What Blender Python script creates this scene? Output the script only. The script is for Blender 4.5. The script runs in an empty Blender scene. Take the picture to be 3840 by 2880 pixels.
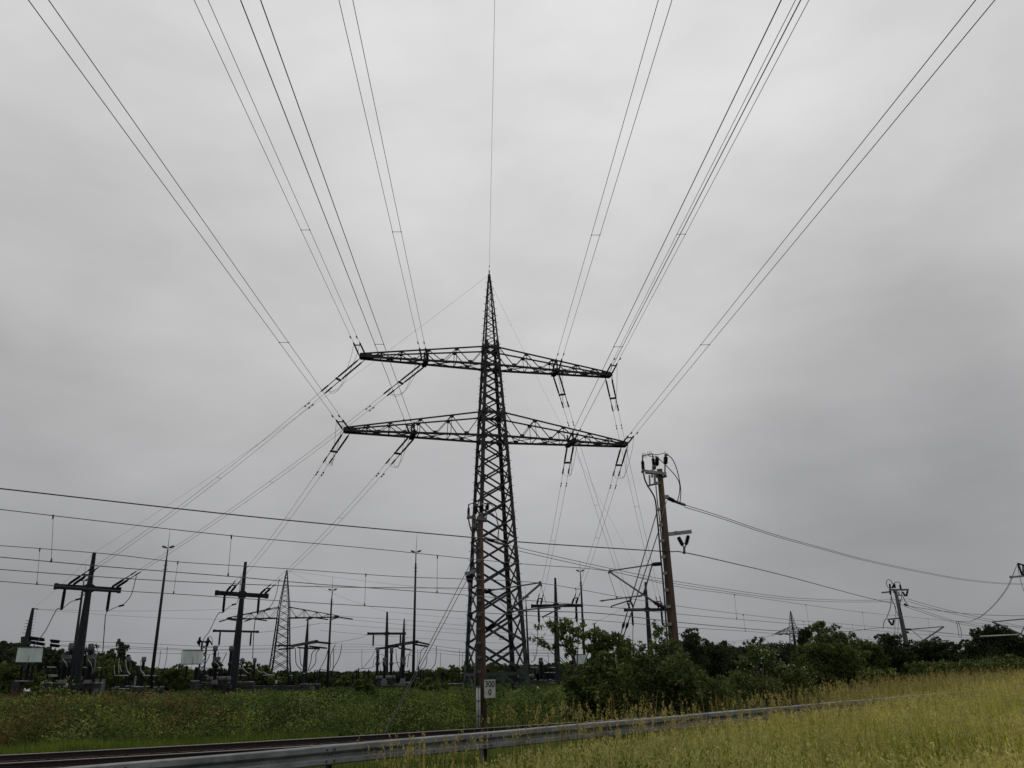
import bpy, math, random
import numpy as np
from mathutils import Vector

random.seed(7)
SC = bpy.context.scene
COL = SC.collection
R = math.radians

# ---------------------------------------------------------------- camera model (eye at the origin, +Y forward, Z up)
FPX, PITCH, ROLL = 2920.18, 0.348991, -0.0264146
cF = Vector((0, math.cos(PITCH), math.sin(PITCH)))
_U = Vector((0, -math.sin(PITCH), math.cos(PITCH)))
_R = Vector((1, 0, 0))
cR = math.cos(ROLL) * _R + math.sin(ROLL) * _U
cU = -math.sin(ROLL) * _R + math.cos(ROLL) * _U


def ray(px, py):
    return cF + cR * ((px - 1920) / FPX) - cU * ((py - 1440) / FPX)


def W(px, py, y):
    """point seen at a photo pixel, y metres ahead of the eye"""
    d = ray(px, py)
    return d * (y / d.y)


def Wz(px, py, z):
    d = ray(px, py)
    return d * (z / d.z)


def proj(p):
    p = Vector(p)
    d = p.dot(cF)
    return 1920 + FPX * p.dot(cR) / d, 1440 - FPX * p.dot(cU) / d


CROPS = dict(A=(0, 2000, 1.885), B=(600, 2000, 1.885), C=(1200, 2000, 1.885), D=(1700, 1800, 1.728), E=(1900, 2100, 2.1275),
             F=(2300, 1600, 1.843), G=(2500, 2200, 2.44), H=(3100, 2000, 1.885), S1=(0, 2250, 4.148), S4=(700, 2250, 4.148),
             S5=(1300, 2250, 4.148), S6=(350, 2250, 4.148), Q1=(1720, 1860, 4.608), Q2=(2380, 1680, 4.147), Q3=(1700, 2440, 4.88),
             Q4=(3280, 2140, 4.88), Q5=(3560, 2080, 4.147), Q6=(2240, 2080, 4.878), N7=(180, 2030, 5.529), N8=(780, 2080, 5.53), P=(0, 0, 1.0))


def pix(c, u, v):
    ox, oy, s = CROPS[c]
    return ox + u / s, oy + v / s


def X(c, u, v, d):
    return W(*pix(c, u, v), d)


def lerp_table(tab, x):
    xs = [a for a, b in tab]
    return float(np.interp(x, xs, [b for a, b in tab]))


# ---------------------------------------------------------------- objects, names, labels
def tag(o, label=None, cat=None, group=None, kind=None):
    if label:
        o['label'] = label
    if cat:
        o['category'] = cat
    if group:
        o['group'] = group
    if kind:
        o['kind'] = kind
    return o


def thing(name, label, cat, loc=(0, 0, 0), group=None):
    o = bpy.data.objects.new(name, None)
    o.empty_display_size = 0.3
    COL.objects.link(o)
    o.location = loc
    return tag(o, label, cat, group)


def wloc(o):
    v = Vector((0, 0, 0))
    while o:
        v += Vector(o.location)
        o = o.parent
    return v


def link_mesh(name, me, mats, parent=None):
    o = bpy.data.objects.new(name, me)
    for m in (mats if isinstance(mats, (list, tuple)) else [mats]):
        me.materials.append(m)
    COL.objects.link(o)
    if parent:
        o.parent = parent
    return o


class MB:
    """collects solids and links them as one mesh object"""

    def __init__(s):
        s.v = []
        s.f = []
        s.smooth = []
        s.cuts = []

    def add(s, vs, fs, smooth=False):
        b = len(s.v)
        s.v += [tuple(v) for v in vs]
        s.f += [tuple(b + i for i in f) for f in fs]
        s.smooth += [smooth] * len(fs)
        return s

    def bar(s, p, q, w, h=None, up=None):
        """rectangular beam from p to q"""
        p, q = Vector(p), Vector(q)
        h = h or w
        d = (q - p)
        if d.length < 1e-6:
            return s
        d.normalize()
        up = Vector(up) if up else Vector((0, 0, 1))
        if abs(d.dot(up)) > .97:
            up = Vector((0, 1, 0))
        a = d.cross(up).normalized()
        b = a.cross(d).normalized()
        vs = []
        for c in (p, q):
            for i, j in ((-1, -1), (1, -1), (1, 1), (-1, 1)):
                vs.append(c + a * (i * w / 2) + b * (j * h / 2))
        return s.add(vs, [(0, 3, 2, 1), (4, 5, 6, 7), (0, 1, 5, 4), (1, 2, 6, 5), (2, 3, 7, 6), (3, 0, 4, 7)])

    def box(s, c, sx, sy, sz, yaw=0):
        c = Vector(c)
        a = Vector((math.cos(yaw), math.sin(yaw), 0))
        b = Vector((-math.sin(yaw), math.cos(yaw), 0))
        vs = []
        for k in (-1, 1):
            for i, j in ((-1, -1), (1, -1), (1, 1), (-1, 1)):
                vs.append(c + a * (i * sx / 2) + b * (j * sy / 2) + Vector((0, 0, k * sz / 2)))
        return s.add(vs, [(0, 3, 2, 1), (4, 5, 6, 7), (0, 1, 5, 4), (1, 2, 6, 5), (2, 3, 7, 6), (3, 0, 4, 7)])

    def plate(s, pts, n, t):
        """polygon pts extruded by thickness t along n"""
        n = Vector(n).normalized() * t
        k = len(pts)
        vs = [Vector(p) - n / 2 for p in pts] + [Vector(p) + n / 2 for p in pts]
        fs = [tuple(range(k))[::-1], tuple(range(k, 2 * k))]
        fs += [(i, (i + 1) % k, k + (i + 1) % k, k + i) for i in range(k)]
        return s.add(vs, fs)

    def rings(s, pts, rad, n=8, cap=True, smooth=True, ph=0.0):
        pts = [Vector(p) for p in pts]
        if not isinstance(rad, (list, tuple)):
            rad = [rad] * len(pts)
        vs = []
        prev = None
        for i, p in enumerate(pts):
            d = pts[min(i + 1, len(pts) - 1)] - pts[max(i - 1, 0)]
            if d.length < 1e-9:
                d = Vector((0, 0, 1))
            d.normalize()
            if prev is None:
                t = Vector((0, 0, 1)) if abs(d.z) < .9 else Vector((0, 1, 0))
                a = d.cross(t).normalized()
            else:
                a = (prev - d * prev.dot(d))
                a = a.normalized() if a.length > 1e-6 else d.orthogonal().normalized()
            prev = a
            b = d.cross(a)
            for k in range(n):
                th = 2 * math.pi * k / n + ph
                vs.append(p + (a * math.cos(th) + b * math.sin(th)) * rad[i])
        fs = []
        for i in range(len(pts) - 1):
            for k in range(n):
                fs.append((i * n + k, i * n + (k + 1) % n, (i + 1) * n + (k + 1) % n, (i + 1) * n + k))
        s.add(vs, fs, smooth)
        if cap:
            b = len(s.v) - len(vs)
            s.f.append(tuple(b + k for k in range(n))[::-1])
            s.f.append(tuple(b + (len(pts) - 1) * n + k for k in range(n)))
            s.smooth += [False, False]
        return s

    def tube(s, p, q, r, r2=None, n=8):
        return s.rings([p, q], [r, r if r2 is None else r2], n)

    def insul(s, p, q, r, sheds=8, core=.55, n=10):
        """ribbed insulator from p to q"""
        p, q = Vector(p), Vector(q)
        pts, rad = [p, p.lerp(q, .04)], [r * core, r * core]
        for i in range(sheds):
            t0 = .06 + .88 * i / sheds
            dt = .88 / sheds
            for f, rr in ((.1, core), (.4, 1), (.55, 1), (.95, core)):
                pts.append(p.lerp(q, t0 + dt * f))
                rad.append(r * rr)
        pts += [p.lerp(q, .96), q]
        rad += [r * core, r * core]
        return s.rings(pts, rad, n)

    def cut(s):
        s.cuts.append((len(s.v), len(s.f)))
        return s

    def build_each(s, name, mat, parent):
        """every run of solids between cuts becomes a child of its own"""
        lim = [(0, 0)] + s.cuts + [(len(s.v), len(s.f))]
        out = []
        for (v0, f0), (v1, f1) in zip(lim, lim[1:]):
            if f1 > f0:
                m = MB()
                m.v = s.v[v0:v1]
                m.f = [tuple(i - v0 for i in f) for f in s.f[f0:f1]]
                m.smooth = s.smooth[f0:f1]
                out.append(m.build(name, mat, parent))
        return out

    def build(s, name, mat, parent=None, label=None, cat=None, group=None, kind=None):
        off = wloc(parent) if parent else Vector((0, 0, 0))
        me = bpy.data.meshes.new(name)
        loc = Vector((0, 0, 0))
        if not parent and s.v:
            a = np.array(s.v)
            loc = Vector(((a[:, 0].min() + a[:, 0].max()) / 2, (a[:, 1].min() + a[:, 1].max()) / 2, a[:, 2].min()))
            off = loc
        me.from_pydata([(v[0] - off.x, v[1] - off.y, v[2] - off.z) for v in s.v], [], s.f)
        me.polygons.foreach_set('use_smooth', s.smooth)
        o = link_mesh(name, me, mat, parent)
        o.location = loc
        return tag(o, label, cat, group, kind)


def sagline(a, b, sag, n=24):
    a, b = Vector(a), Vector(b)
    return [a.lerp(b, i / n) - Vector((0, 0, 4 * sag * (i / n) * (1 - i / n))) for i in range(n + 1)]


def smoothline(pts, n=8):
    """Catmull-Rom through points"""
    pts = [Vector(p) for p in pts]
    if len(pts) < 3:
        return pts
    e = [pts[0] * 2 - pts[1]] + pts + [pts[-1] * 2 - pts[-2]]
    out = []
    for i in range(1, len(e) - 2):
        p0, p1, p2, p3 = e[i - 1:i + 3]
        for k in range(n):
            t = k / n
            out.append(.5 * ((2 * p1) + (p2 - p0) * t + (2 * p0 - 5 * p1 + 4 * p2 - p3) * t * t + (3 * p1 - p0 - 3 * p2 + p3) * t ** 3))
    out.append(pts[-1])
    return out


# ---------------------------------------------------------------- materials
def new_mat(name):
    m = bpy.data.materials.new(name)
    m.use_nodes = True
    nt = m.node_tree
    return m, nt, nt.nodes['Principled BSDF']


def surf(name, c1, c2, scale=6, rough=.7, metal=0.0, bump=.0, detail=5, spec=.5, streak=None):
    """two-colour noise material in object space"""
    m, nt, bs = new_mat(name)
    tc = nt.nodes.new('ShaderNodeTexCoord')
    src = tc.outputs['Object']
    if streak:
        mp = nt.nodes.new('ShaderNodeMapping')
        mp.inputs['Scale'].default_value = streak
        nt.links.new(src, mp.inputs[0])
        src = mp.outputs[0]
    n = nt.nodes.new('ShaderNodeTexNoise')
    n.inputs['Scale'].default_value = scale
    n.inputs['Detail'].default_value = detail
    n.inputs['Roughness'].default_value = .62
    nt.links.new(src, n.inputs['Vector'])
    r = nt.nodes.new('ShaderNodeValToRGB')
    r.color_ramp.elements[0].position = .34
    r.color_ramp.elements[1].position = .68
    r.color_ramp.elements[0].color = (*c1, 1)
    r.color_ramp.elements[1].color = (*c2, 1)
    nt.links.new(n.outputs['Fac'], r.inputs[0])
    nt.links.new(r.outputs[0], bs.inputs['Base Color'])
    bs.inputs['Roughness'].default_value = rough
    bs.inputs['Metallic'].default_value = metal
    bs.inputs['Specular IOR Level'].default_value = spec
    if bump:
        b = nt.nodes.new('ShaderNodeBump')
        b.inputs['Strength'].default_value = bump
        b.inputs['Distance'].default_value = .03
        nt.links.new(n.outputs['Fac'], b.inputs['Height'])
        nt.links.new(b.outputs[0], bs.inputs['Normal'])
    return m


def leafmat(name, cols, trans=.25, rough=.6, attr=False, vscale=.35):
    """foliage: colour differs from leaf to leaf and in drifts across the plant"""
    m, nt, bs = new_mat(name)
    g = nt.nodes.new('ShaderNodeNewGeometry')
    r = nt.nodes.new('ShaderNodeValToRGB')
    els = r.color_ramp.elements
    k = len(cols)
    els[0].color = (*cols[0], 1)
    els[1].color = (*cols[-1], 1)
    for i in range(1, k - 1):
        e = els.new(i / (k - 1))
        e.color = (*cols[i], 1)
    tc = nt.nodes.new('ShaderNodeTexCoord')
    n = nt.nodes.new('ShaderNodeTexNoise')
    n.inputs['Scale'].default_value = vscale
    n.inputs['Detail'].default_value = 3
    nt.links.new(tc.outputs['Object'], n.inputs['Vector'])
    mx = nt.nodes.new('ShaderNodeMath')
    mx.operation = 'MULTIPLY_ADD'
    nt.links.new(g.outputs['Random Per Island'], mx.inputs[0])
    mx.inputs[1].default_value = .6
    ad = nt.nodes.new('ShaderNodeMath')
    ad.operation = 'MULTIPLY_ADD'
    nt.links.new(n.outputs['Fac'], ad.inputs[0])
    ad.inputs[1].default_value = 1.1
    ad.inputs[2].default_value = -.35
    nt.links.new(ad.outputs[0], mx.inputs[2])
    nt.links.new(mx.outputs[0], r.inputs[0])
    col = r.outputs[0]
    if attr:
        a = nt.nodes.new('ShaderNodeAttribute')
        a.attribute_name = 'tint'
        mm = nt.nodes.new('ShaderNodeMix')
        mm.data_type = 'RGBA'
        mm.blend_type = 'MULTIPLY'
        mm.inputs[0].default_value = 1
        nt.links.new(col, mm.inputs[6])
        nt.links.new(a.outputs['Color'], mm.inputs[7])
        col = mm.outputs[2]
    nt.links.new(col, bs.inputs['Base Color'])
    bs.inputs['Roughness'].default_value = rough
    bs.inputs['Specular IOR Level'].default_value = .04
    tr = nt.nodes.new('ShaderNodeBsdfTranslucent')
    nt.links.new(col, tr.inputs['Color'])
    ms = nt.nodes.new('ShaderNodeMixShader')
    ms.inputs[0].default_value = trans
    nt.links.new(bs.outputs[0], ms.inputs[1])
    nt.links.new(tr.outputs[0], ms.inputs[2])
    nt.links.new(ms.outputs[0], nt.nodes['Material Output'].inputs['Surface'])
    return m


M = {}
M['mast'] = surf('mast_paint', (.010, .0105, .011), (.050, .051, .052), 1.6, .7, spec=.22)
M['mastgreen'] = surf('mast_green_paint', (.022, .032, .028), (.045, .060, .052), 3, .65, spec=.25)
M['far_mast'] = surf('far_mast_steel', (.012, .014, .015), (.022, .025, .027), 3, .7, spec=.2)
M['pole_steel'] = surf('portal_steel', (.011, .013, .015), (.026, .030, .033), 2, .72, streak=(3, 3, .4), spec=.16)
M['insulator'] = surf('black_insulator', (.004, .004, .007), (.009, .008, .012), 8, .55, spec=.12)
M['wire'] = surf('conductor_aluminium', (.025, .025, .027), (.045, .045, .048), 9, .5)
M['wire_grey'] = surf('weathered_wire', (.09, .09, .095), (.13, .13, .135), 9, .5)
M['copper'] = surf('contact_wire', (.05, .048, .046), (.08, .075, .07), 9, .5)
M['railpole'] = surf('brown_pole', (.036, .020, .014), (.092, .052, .036), 4, .85, bump=.5, streak=(2, 2, .22), detail=8)
M['railpole_light'] = surf('brown_pole_light', (.038, .024, .016), (.092, .060, .038), 4, .85, bump=.5, streak=(2, 2, .22), detail=8)
M['greypole'] = surf('grey_concrete_pole', (.05, .05, .047), (.085, .083, .077), 5, .8, bump=.3, streak=(2, 2, .3))
M['galv'] = surf('galvanised_steel', (.16, .165, .17), (.26, .265, .27), 7, .5, .3)
M['galv_dark'] = surf('weathered_galvanised', (.07, .07, .072), (.12, .12, .122), 7, .55, .2)
M['guard'] = surf('guardrail_zinc', (.095, .103, .105), (.235, .248, .248), 2.2, .68, .1, detail=9, streak=(1, 1, 1.6), bump=.12)
M['bolt'] = surf('dark_bolt', (.02, .02, .02), (.04, .04, .04), 20, .6)
M['rust'] = surf('rail_rust', (.012, .006, .005), (.028, .013, .010), 9, .85, bump=.2)
M['railhead'] = surf('rail_head', (.30, .28, .26), (.42, .40, .37), 12, .3, .6)
M['cable'] = surf('black_cable', (.012, .012, .012), (.02, .02, .02), 9, .6)
M['conduit'] = surf('pale_conduit', (.30, .31, .29), (.42, .42, .40), 6, .6)
M['white'] = surf('sign_white', (.30, .30, .27), (.50, .50, .47), 4, .6, detail=9)
M['black'] = surf('sign_black', (.01, .01, .01), (.015, .015, .015), 5, .6)
M['yellow'] = surf('sign_yellow', (.62, .36, .05), (.75, .45, .08), 9, .5)
M['teal'] = surf('pale_green_box', (.40, .48, .455), (.56, .63, .60), 1.2, .6, detail=9, streak=(1.5, 1, .5))
M['gear_grey'] = surf('switchgear_grey', (.055, .06, .06), (.115, .12, .12), 3, .65, spec=.3)
M['gear_dark'] = surf('switchgear_dark', (.017, .018, .018), (.042, .043, .042), 3, .75, spec=.2)
M['busbar'] = surf('aluminium_busbar', (.28, .29, .30), (.40, .41, .42), 6, .45, .2)
M['concrete'] = surf('concrete', (.13, .13, .12), (.22, .215, .20), 3, .9, bump=.3)
M['ballast'] = surf('ballast_stone', (.022, .017, .014), (.07, .058, .05), 14, .95, bump=.6)
M['stone'] = surf('pale_gravel', (.16, .15, .13), (.42, .40, .36), 5, .95)
M['bark'] = surf('bark', (.025, .020, .015), (.055, .045, .035), 8, .9, bump=.5)
M['soil'] = surf('field_soil', (.016, .022, .007), (.045, .052, .018), .9, 1.0, bump=.6, detail=10, spec=0)
M['leaf_shrub'] = leafmat('shrub_leaf', [(.035, .052, .016), (.085, .112, .036), (.20, .23, .09)], .4, vscale=1.6)
M['leaf_dark'] = leafmat('dark_leaf', [(.014, .024, .012), (.040, .056, .025), (.110, .135, .060)], .3, vscale=.9)
M['leaf_mid'] = leafmat('mid_leaf', [(.022, .036, .010), (.085, .112, .034), (.27, .30, .11)], .4, vscale=1.3)
M['leaf_bright'] = leafmat('bright_leaf', [(.03, .05, .014), (.085, .12, .034), (.17, .21, .065)], .35, vscale=.9)
M['leaf_forest'] = leafmat('forest_leaf', [(.013, .021, .012), (.029, .040, .020), (.058, .070, .034)], .2, vscale=.06)
M['leaf_ochre'] = leafmat('ochre_leaf', [(.09, .08, .02), (.17, .145, .03), (.24, .20, .05)], .3)
M['flower'] = leafmat('white_flower', [(.40, .42, .36), (.55, .56, .48)], .2)
M['weed'] = leafmat('weed_leaf', [(.62, .66, .62), (1, 1, 1), (1.45, 1.4, 1.3)], .3, attr=True, vscale=.5)
M['grass'] = leafmat('tall_grass_blade', [(.25, .32, .25), (.9, .95, .85), (1.7, 1.55, 1.35)], .3, attr=True, vscale=1.1)
M['seed'] = leafmat('grass_seed_head', [(.7, .7, .7), (1, 1, 1), (1.4, 1.35, 1.25)], .3, attr=True, vscale=.5)
# ================================================================ the lattice masts
def lattice_box(mb_leg, mb_br, base, yaw, prof, legw, brw, panel, plates=None, lmin=.08, legtab=None, brtab=None):
    """four L-shaped legs with crossed diagonals on all four faces; prof = [(z, half width)]"""
    a = Vector((math.cos(yaw), math.sin(yaw), 0))
    b = Vector((-math.sin(yaw), math.cos(yaw), 0))
    zs = [p[0] for p in prof]
    hw = lambda z: float(np.interp(z, zs, [p[1] for p in prof]))
    cor = lambda sx, sy, z: Vector((base[0], base[1], 0)) + a * (sx * hw(z)) + b * (sy * hw(z)) + Vector((0, 0, z))
    z0, z1 = zs[0], zs[-1]
    for sx in (-1, 1):
        for sy in (-1, 1):
            for i in range(len(prof) - 1):
                p, q = cor(sx, sy, zs[i]), cor(sx, sy, zs[i + 1])
                k = (zs[i] - z0) / (z1 - z0)
                w = max(lmin, legw * (1 - .78 * k))
                if legtab:
                    w = float(np.interp((zs[i] + zs[i + 1]) / 2, *legtab))
                t = w * .14
                for ax in (a * -sx, b * -sy):
                    other = b if abs(ax.dot(a)) > .5 else a
                    m = ax * (w / 2)
                    mb_leg.plate([p, p + ax * w, q + ax * w, q], other, t)
    nodes = [z0]
    z = z0
    while z < z1 - .25:
        z += max(.42 if hw(z) > .9 else .72, hw(z) * 2 * panel)
        nodes.append(min(z, z1))
    faces = [((-1, -1), (1, -1)), ((1, -1), (1, 1)), ((1, 1), (-1, 1)), ((-1, 1), (-1, -1))]
    for fi, (c0, c1) in enumerate(faces):
        for i in range(len(nodes) - 1):
            za, zb = nodes[i], nodes[i + 1]
            k = (za - z0) / (z1 - z0)
            w = max(lmin * .6, brw * (1 - .62 * k))
            if brtab:
                w = float(np.interp(za, *brtab))
            n = (cor(*c0, za) + cor(*c1, za)) / 2 - Vector((base[0], base[1], za))
            n.normalize()
            p0, p1 = cor(*c0, za), cor(*c1, za)
            q0, q1 = cor(*c0, zb), cor(*c1, zb)
            mb_br.bar(p0 + n * .02, q1 + n * .02, w * .3, w, up=n.cross(Vector((0, 0, 1))))
            mb_br.bar(p1 - n * .05, q0 - n * .05, w * .3, w, up=n.cross(Vector((0, 0, 1))))
            if plates and hw(za) > .62 and i % 2 == 0:
                for c, e in ((c0, c1), (c1, c0)):
                    p = cor(*c, za)
                    d = (cor(*e, za) - p).normalized()
                    g = plates * (1 - .5 * k)
                    up = Vector((0, 0, g))
                    mb_br.plate([p - up, p + d * g * .9 - up * .35, p + d * g * .9 + up * .35, p + up], n, .03)
    return cor, hw, a, b, nodes


def crossarm(mb_ch, mb_br, cor, hw, a, b, z, hgt, L, side, base, nodes, wch, wbr):
    """tapering arm; returns tip point"""
    tipc = Vector((base[0], base[1], z)) + a * (side * L)
    B = {}
    for sy in (-1, 1):
        p = cor(side, sy, z)
        t = cor(side, sy, z + hgt)
        tb = tipc + b * (sy * .28)
        tt = tipc + b * (sy * .28) + Vector((0, 0, .28))
        mb_ch.bar(p, tb, wch, wch * 1.0)
        mb_ch.bar(t, tt, wch * .68, wch * .68)
        B[sy] = (p, tb, t, tt)
    for sy in (-1, 1):
        p, tb, t, tt = B[sy]
        for i in range(len(nodes) - 1):
            f0, f1 = nodes[i], nodes[i + 1]
            lo0, lo1 = p.lerp(tb, f0), p.lerp(tb, f1)
            hi0, hi1 = t.lerp(tt, f0), t.lerp(tt, f1)
            fm = (f0 + f1) / 2
            lom = p.lerp(tb, fm)
            mb_br.bar(hi0, lom, wbr, wbr * .5)
            mb_br.bar(lom, hi1, wbr, wbr * .5)
            if i:
                mb_br.bar(lo0, hi0, wbr * .55)
            e = (tb - p).normalized()
            g = .30 * (1 - .5 * f0)
            mb_br.plate([lom - e * g, lom + e * g, lom + e * g * .5 + Vector((0, 0, g)), lom - e * g * .5 + Vector((0, 0, g))], b, .03)
            h = .26 * (1 - .5 * f0)
            mb_br.plate([hi1 - e * h, hi1 + e * h, hi1 + e * h * .5 - Vector((0, 0, h)), hi1 - e * h * .5 - Vector((0, 0, h))], b, .03)
    for i in range(len(nodes) - 1):
        f0, f1 = nodes[i], nodes[i + 1]
        fm = (f0 + f1) / 2
        P = lambda sy, f: B[sy][0].lerp(B[sy][1], f)
        T = lambda sy, f: B[sy][2].lerp(B[sy][3], f)
        for fa, fb in ((f0, f1),):
            mb_br.bar(P(-1, fa), P(1, fb), wbr * .7, wbr * .5)
            mb_br.bar(P(1, fa), P(-1, fb), wbr * .7, wbr * .5)
        mb_br.bar(P(-1, f1), P(1, f1), wbr * .7, wbr * .5)
        mb_br.bar(T(-1, f1), T(1, f1), wbr * .6, wbr * .5)
    # end plates
    mb_ch.box(tipc + Vector((0, 0, .14)) + a * (side * -.45), 1.1, .70, .34, math.atan2(a.y, a.x))
    return tipc - a * (side * .2)


MX, MY, MYAW = -2.0105, 70.0, 0.277548
ZU, LU, ZL, LL, ZT = 27.24, 12.375, 20.065, 13.50, 37.27
mast = thing('lattice_pylon', 'tall dark green lattice pylon with two crossarms, standing behind the km sign pole', 'power pylon', (MX, MY, -2.35))
leg, br = MB(), MB()
prof = [(-.5, 2.22), (ZL * .5, 1.70), (ZL - .1, 1.20), (ZU - .2, .80), (ZU + 1.9, .70), (ZU + 6, .42), (ZT, .09)]
cor, hw, ma, mbv, nds = lattice_box(leg, br, (MX, MY), MYAW, prof, .42, .235, .56, plates=.55, legtab=([-2, 9, 23, 28, 31, 37], [.36, .31, .25, .20, .135, .09]), brtab=([-1, 15, 24, 28, 30, 37], [.21, .16, .125, .10, .065, .05]))
# splayed feet under the belt
prof2 = [(-2.35, 2.42), (-.5, 2.22)]
cor2 = lambda sx, sy, z: Vector((MX, MY, 0)) + ma * (sx * np.interp(z, [-2.35, -.5], [2.42, 2.22])) + mbv * (sy * np.interp(z, [-2.35, -.5], [2.42, 2.22])) + Vector((0, 0, z))
foot = MB()
for sx in (-1, 1):
    for sy in (-1, 1):
        p, q = cor2(sx, sy, -2.35), cor2(sx, sy, -.5)
        for ax in (ma * -sx, mbv * -sy):
            other = mbv if abs(ax.dot(ma)) > .5 else ma
            foot.plate([p, p + ax * .36, q + ax * .36, q], other, .05)
            foot.plate([q + ax * .0 - Vector((0, 0, .75)), q + ax * .9 - Vector((0, 0, .1)), q + ax * .9 + Vector((0, 0, .25)), q + Vector((0, 0, 1.1))], other, .04)
for c0, c1 in [((-1, -1), (1, -1)), ((1, -1), (1, 1)), ((1, 1), (-1, 1)), ((-1, 1), (-1, -1))]:
    foot.bar(cor2(*c0, -.48), cor2(*c1, -.48), .1, .24)
    mid = (cor2(*c0, -.5) + cor2(*c1, -.5)) / 2
    foot.bar(mid, cor2(*c0, -2.2), .06, .16)
    foot.bar(mid, cor2(*c1, -2.2), .06, .16)
    foot.plate([mid + (cor2(*c1, -.5) - mid) * .25 - Vector((0, 0, .1)), mid - (cor2(*c1, -.5) - mid) * .25 - Vector((0, 0, .1)), mid - Vector((0, 0, .75))], (mid - Vector((MX, MY, -.5))), .04)
leg.build('corner_leg', M['mast'], mast)
br.build('cross_bracing', M['mast'], mast)
foot.build('splayed_foot', M['mastgreen'], mast)
# climbing pegs on one corner
pg = MB()
for i in range(48):
    z = -.2 + i * .78
    if z > ZT - .6:
        break
    p = cor(1, -1, z)
    pg.bar(p, p + ma * .2, .03).cut()
    p = cor(-1, 1, z)
    pg.bar(p, p - ma * .2, .03).cut()
pg.build_each('climbing_peg', M['mast'], mast)
ARM_NODES = [0, .235, .465, .68, .84, 1.0]
TIPS = {}
INNER = dict(UL=.48, UR=.50, LL=.505, LR=.535)
for key, z, h, L, side in (('UL', ZU, 1.85, LU, -1), ('UR', ZU, 1.85, LU, 1), ('LL', ZL, 2.3, LL, -1), ('LR', ZL, 2.3, LL, 1)):
    ch, bb = MB(), MB()
    TIPS[key] = crossarm(ch, bb, cor, hw, ma, mbv, z, h, L, side, (MX, MY), ARM_NODES, .175, .10)
    # hanger block at the inner attachment
    inner = Vector((MX, MY, z)) + ma * (side * (hw(z) + (L - hw(z)) * INNER[key]))
    TIPS[key + 'i'] = inner
    w = hw(z) * .53 + .28 * .47
    ch.box(inner + Vector((0, 0, -.02)), .42, 2 * w + .5, .34, MYAW)
    ch.bar(inner + mbv * -w, inner + mbv * -w + Vector((0, 0, 1.0)), .14)
    ch.bar(inner + mbv * w, inner + mbv * w + Vector((0, 0, 1.0)), .14)
    o = ch.build('crossarm', M['mast'], mast)
    bb.build('arm_bracing', M['mast'], o)
# top box chords through the body
ring = MB()
for z in (ZU, ZU + 1.85, ZL, ZL + 2.3):
    ring.cut()
    for c0, c1 in [((-1, -1), (1, -1)), ((1, -1), (1, 1)), ((1, 1), (-1, 1)), ((-1, 1), (-1, -1))]:
        ring.bar(cor(*c0, z), cor(*c1, z), .12, .26)
        for c, e in ((c0, c1), (c1, c0)):
            p = cor(*c, z)
            d = (cor(*e, z) - p).normalized()
            ring.plate([p + Vector((0, 0, -.55)), p + d * .45 + Vector((0, 0, -.2)), p + d * .45 + Vector((0, 0, .2)), p + Vector((0, 0, .55))], d.cross(Vector((0, 0, 1))), .05)
ring.build_each('belt', M['mast'], mast)
MTIP = Vector((MX, MY, ZT))
cap = MB()
cap.tube(MTIP + Vector((0, 0, -.5)), MTIP + Vector((0, 0, .12)), .12, .05)
cap.build('tip', M['mast'], mast)
# ================================================================ gantry (cross) poles of the substation
def zsolve(px, py, d):
    return W(px, py, d).z


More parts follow.
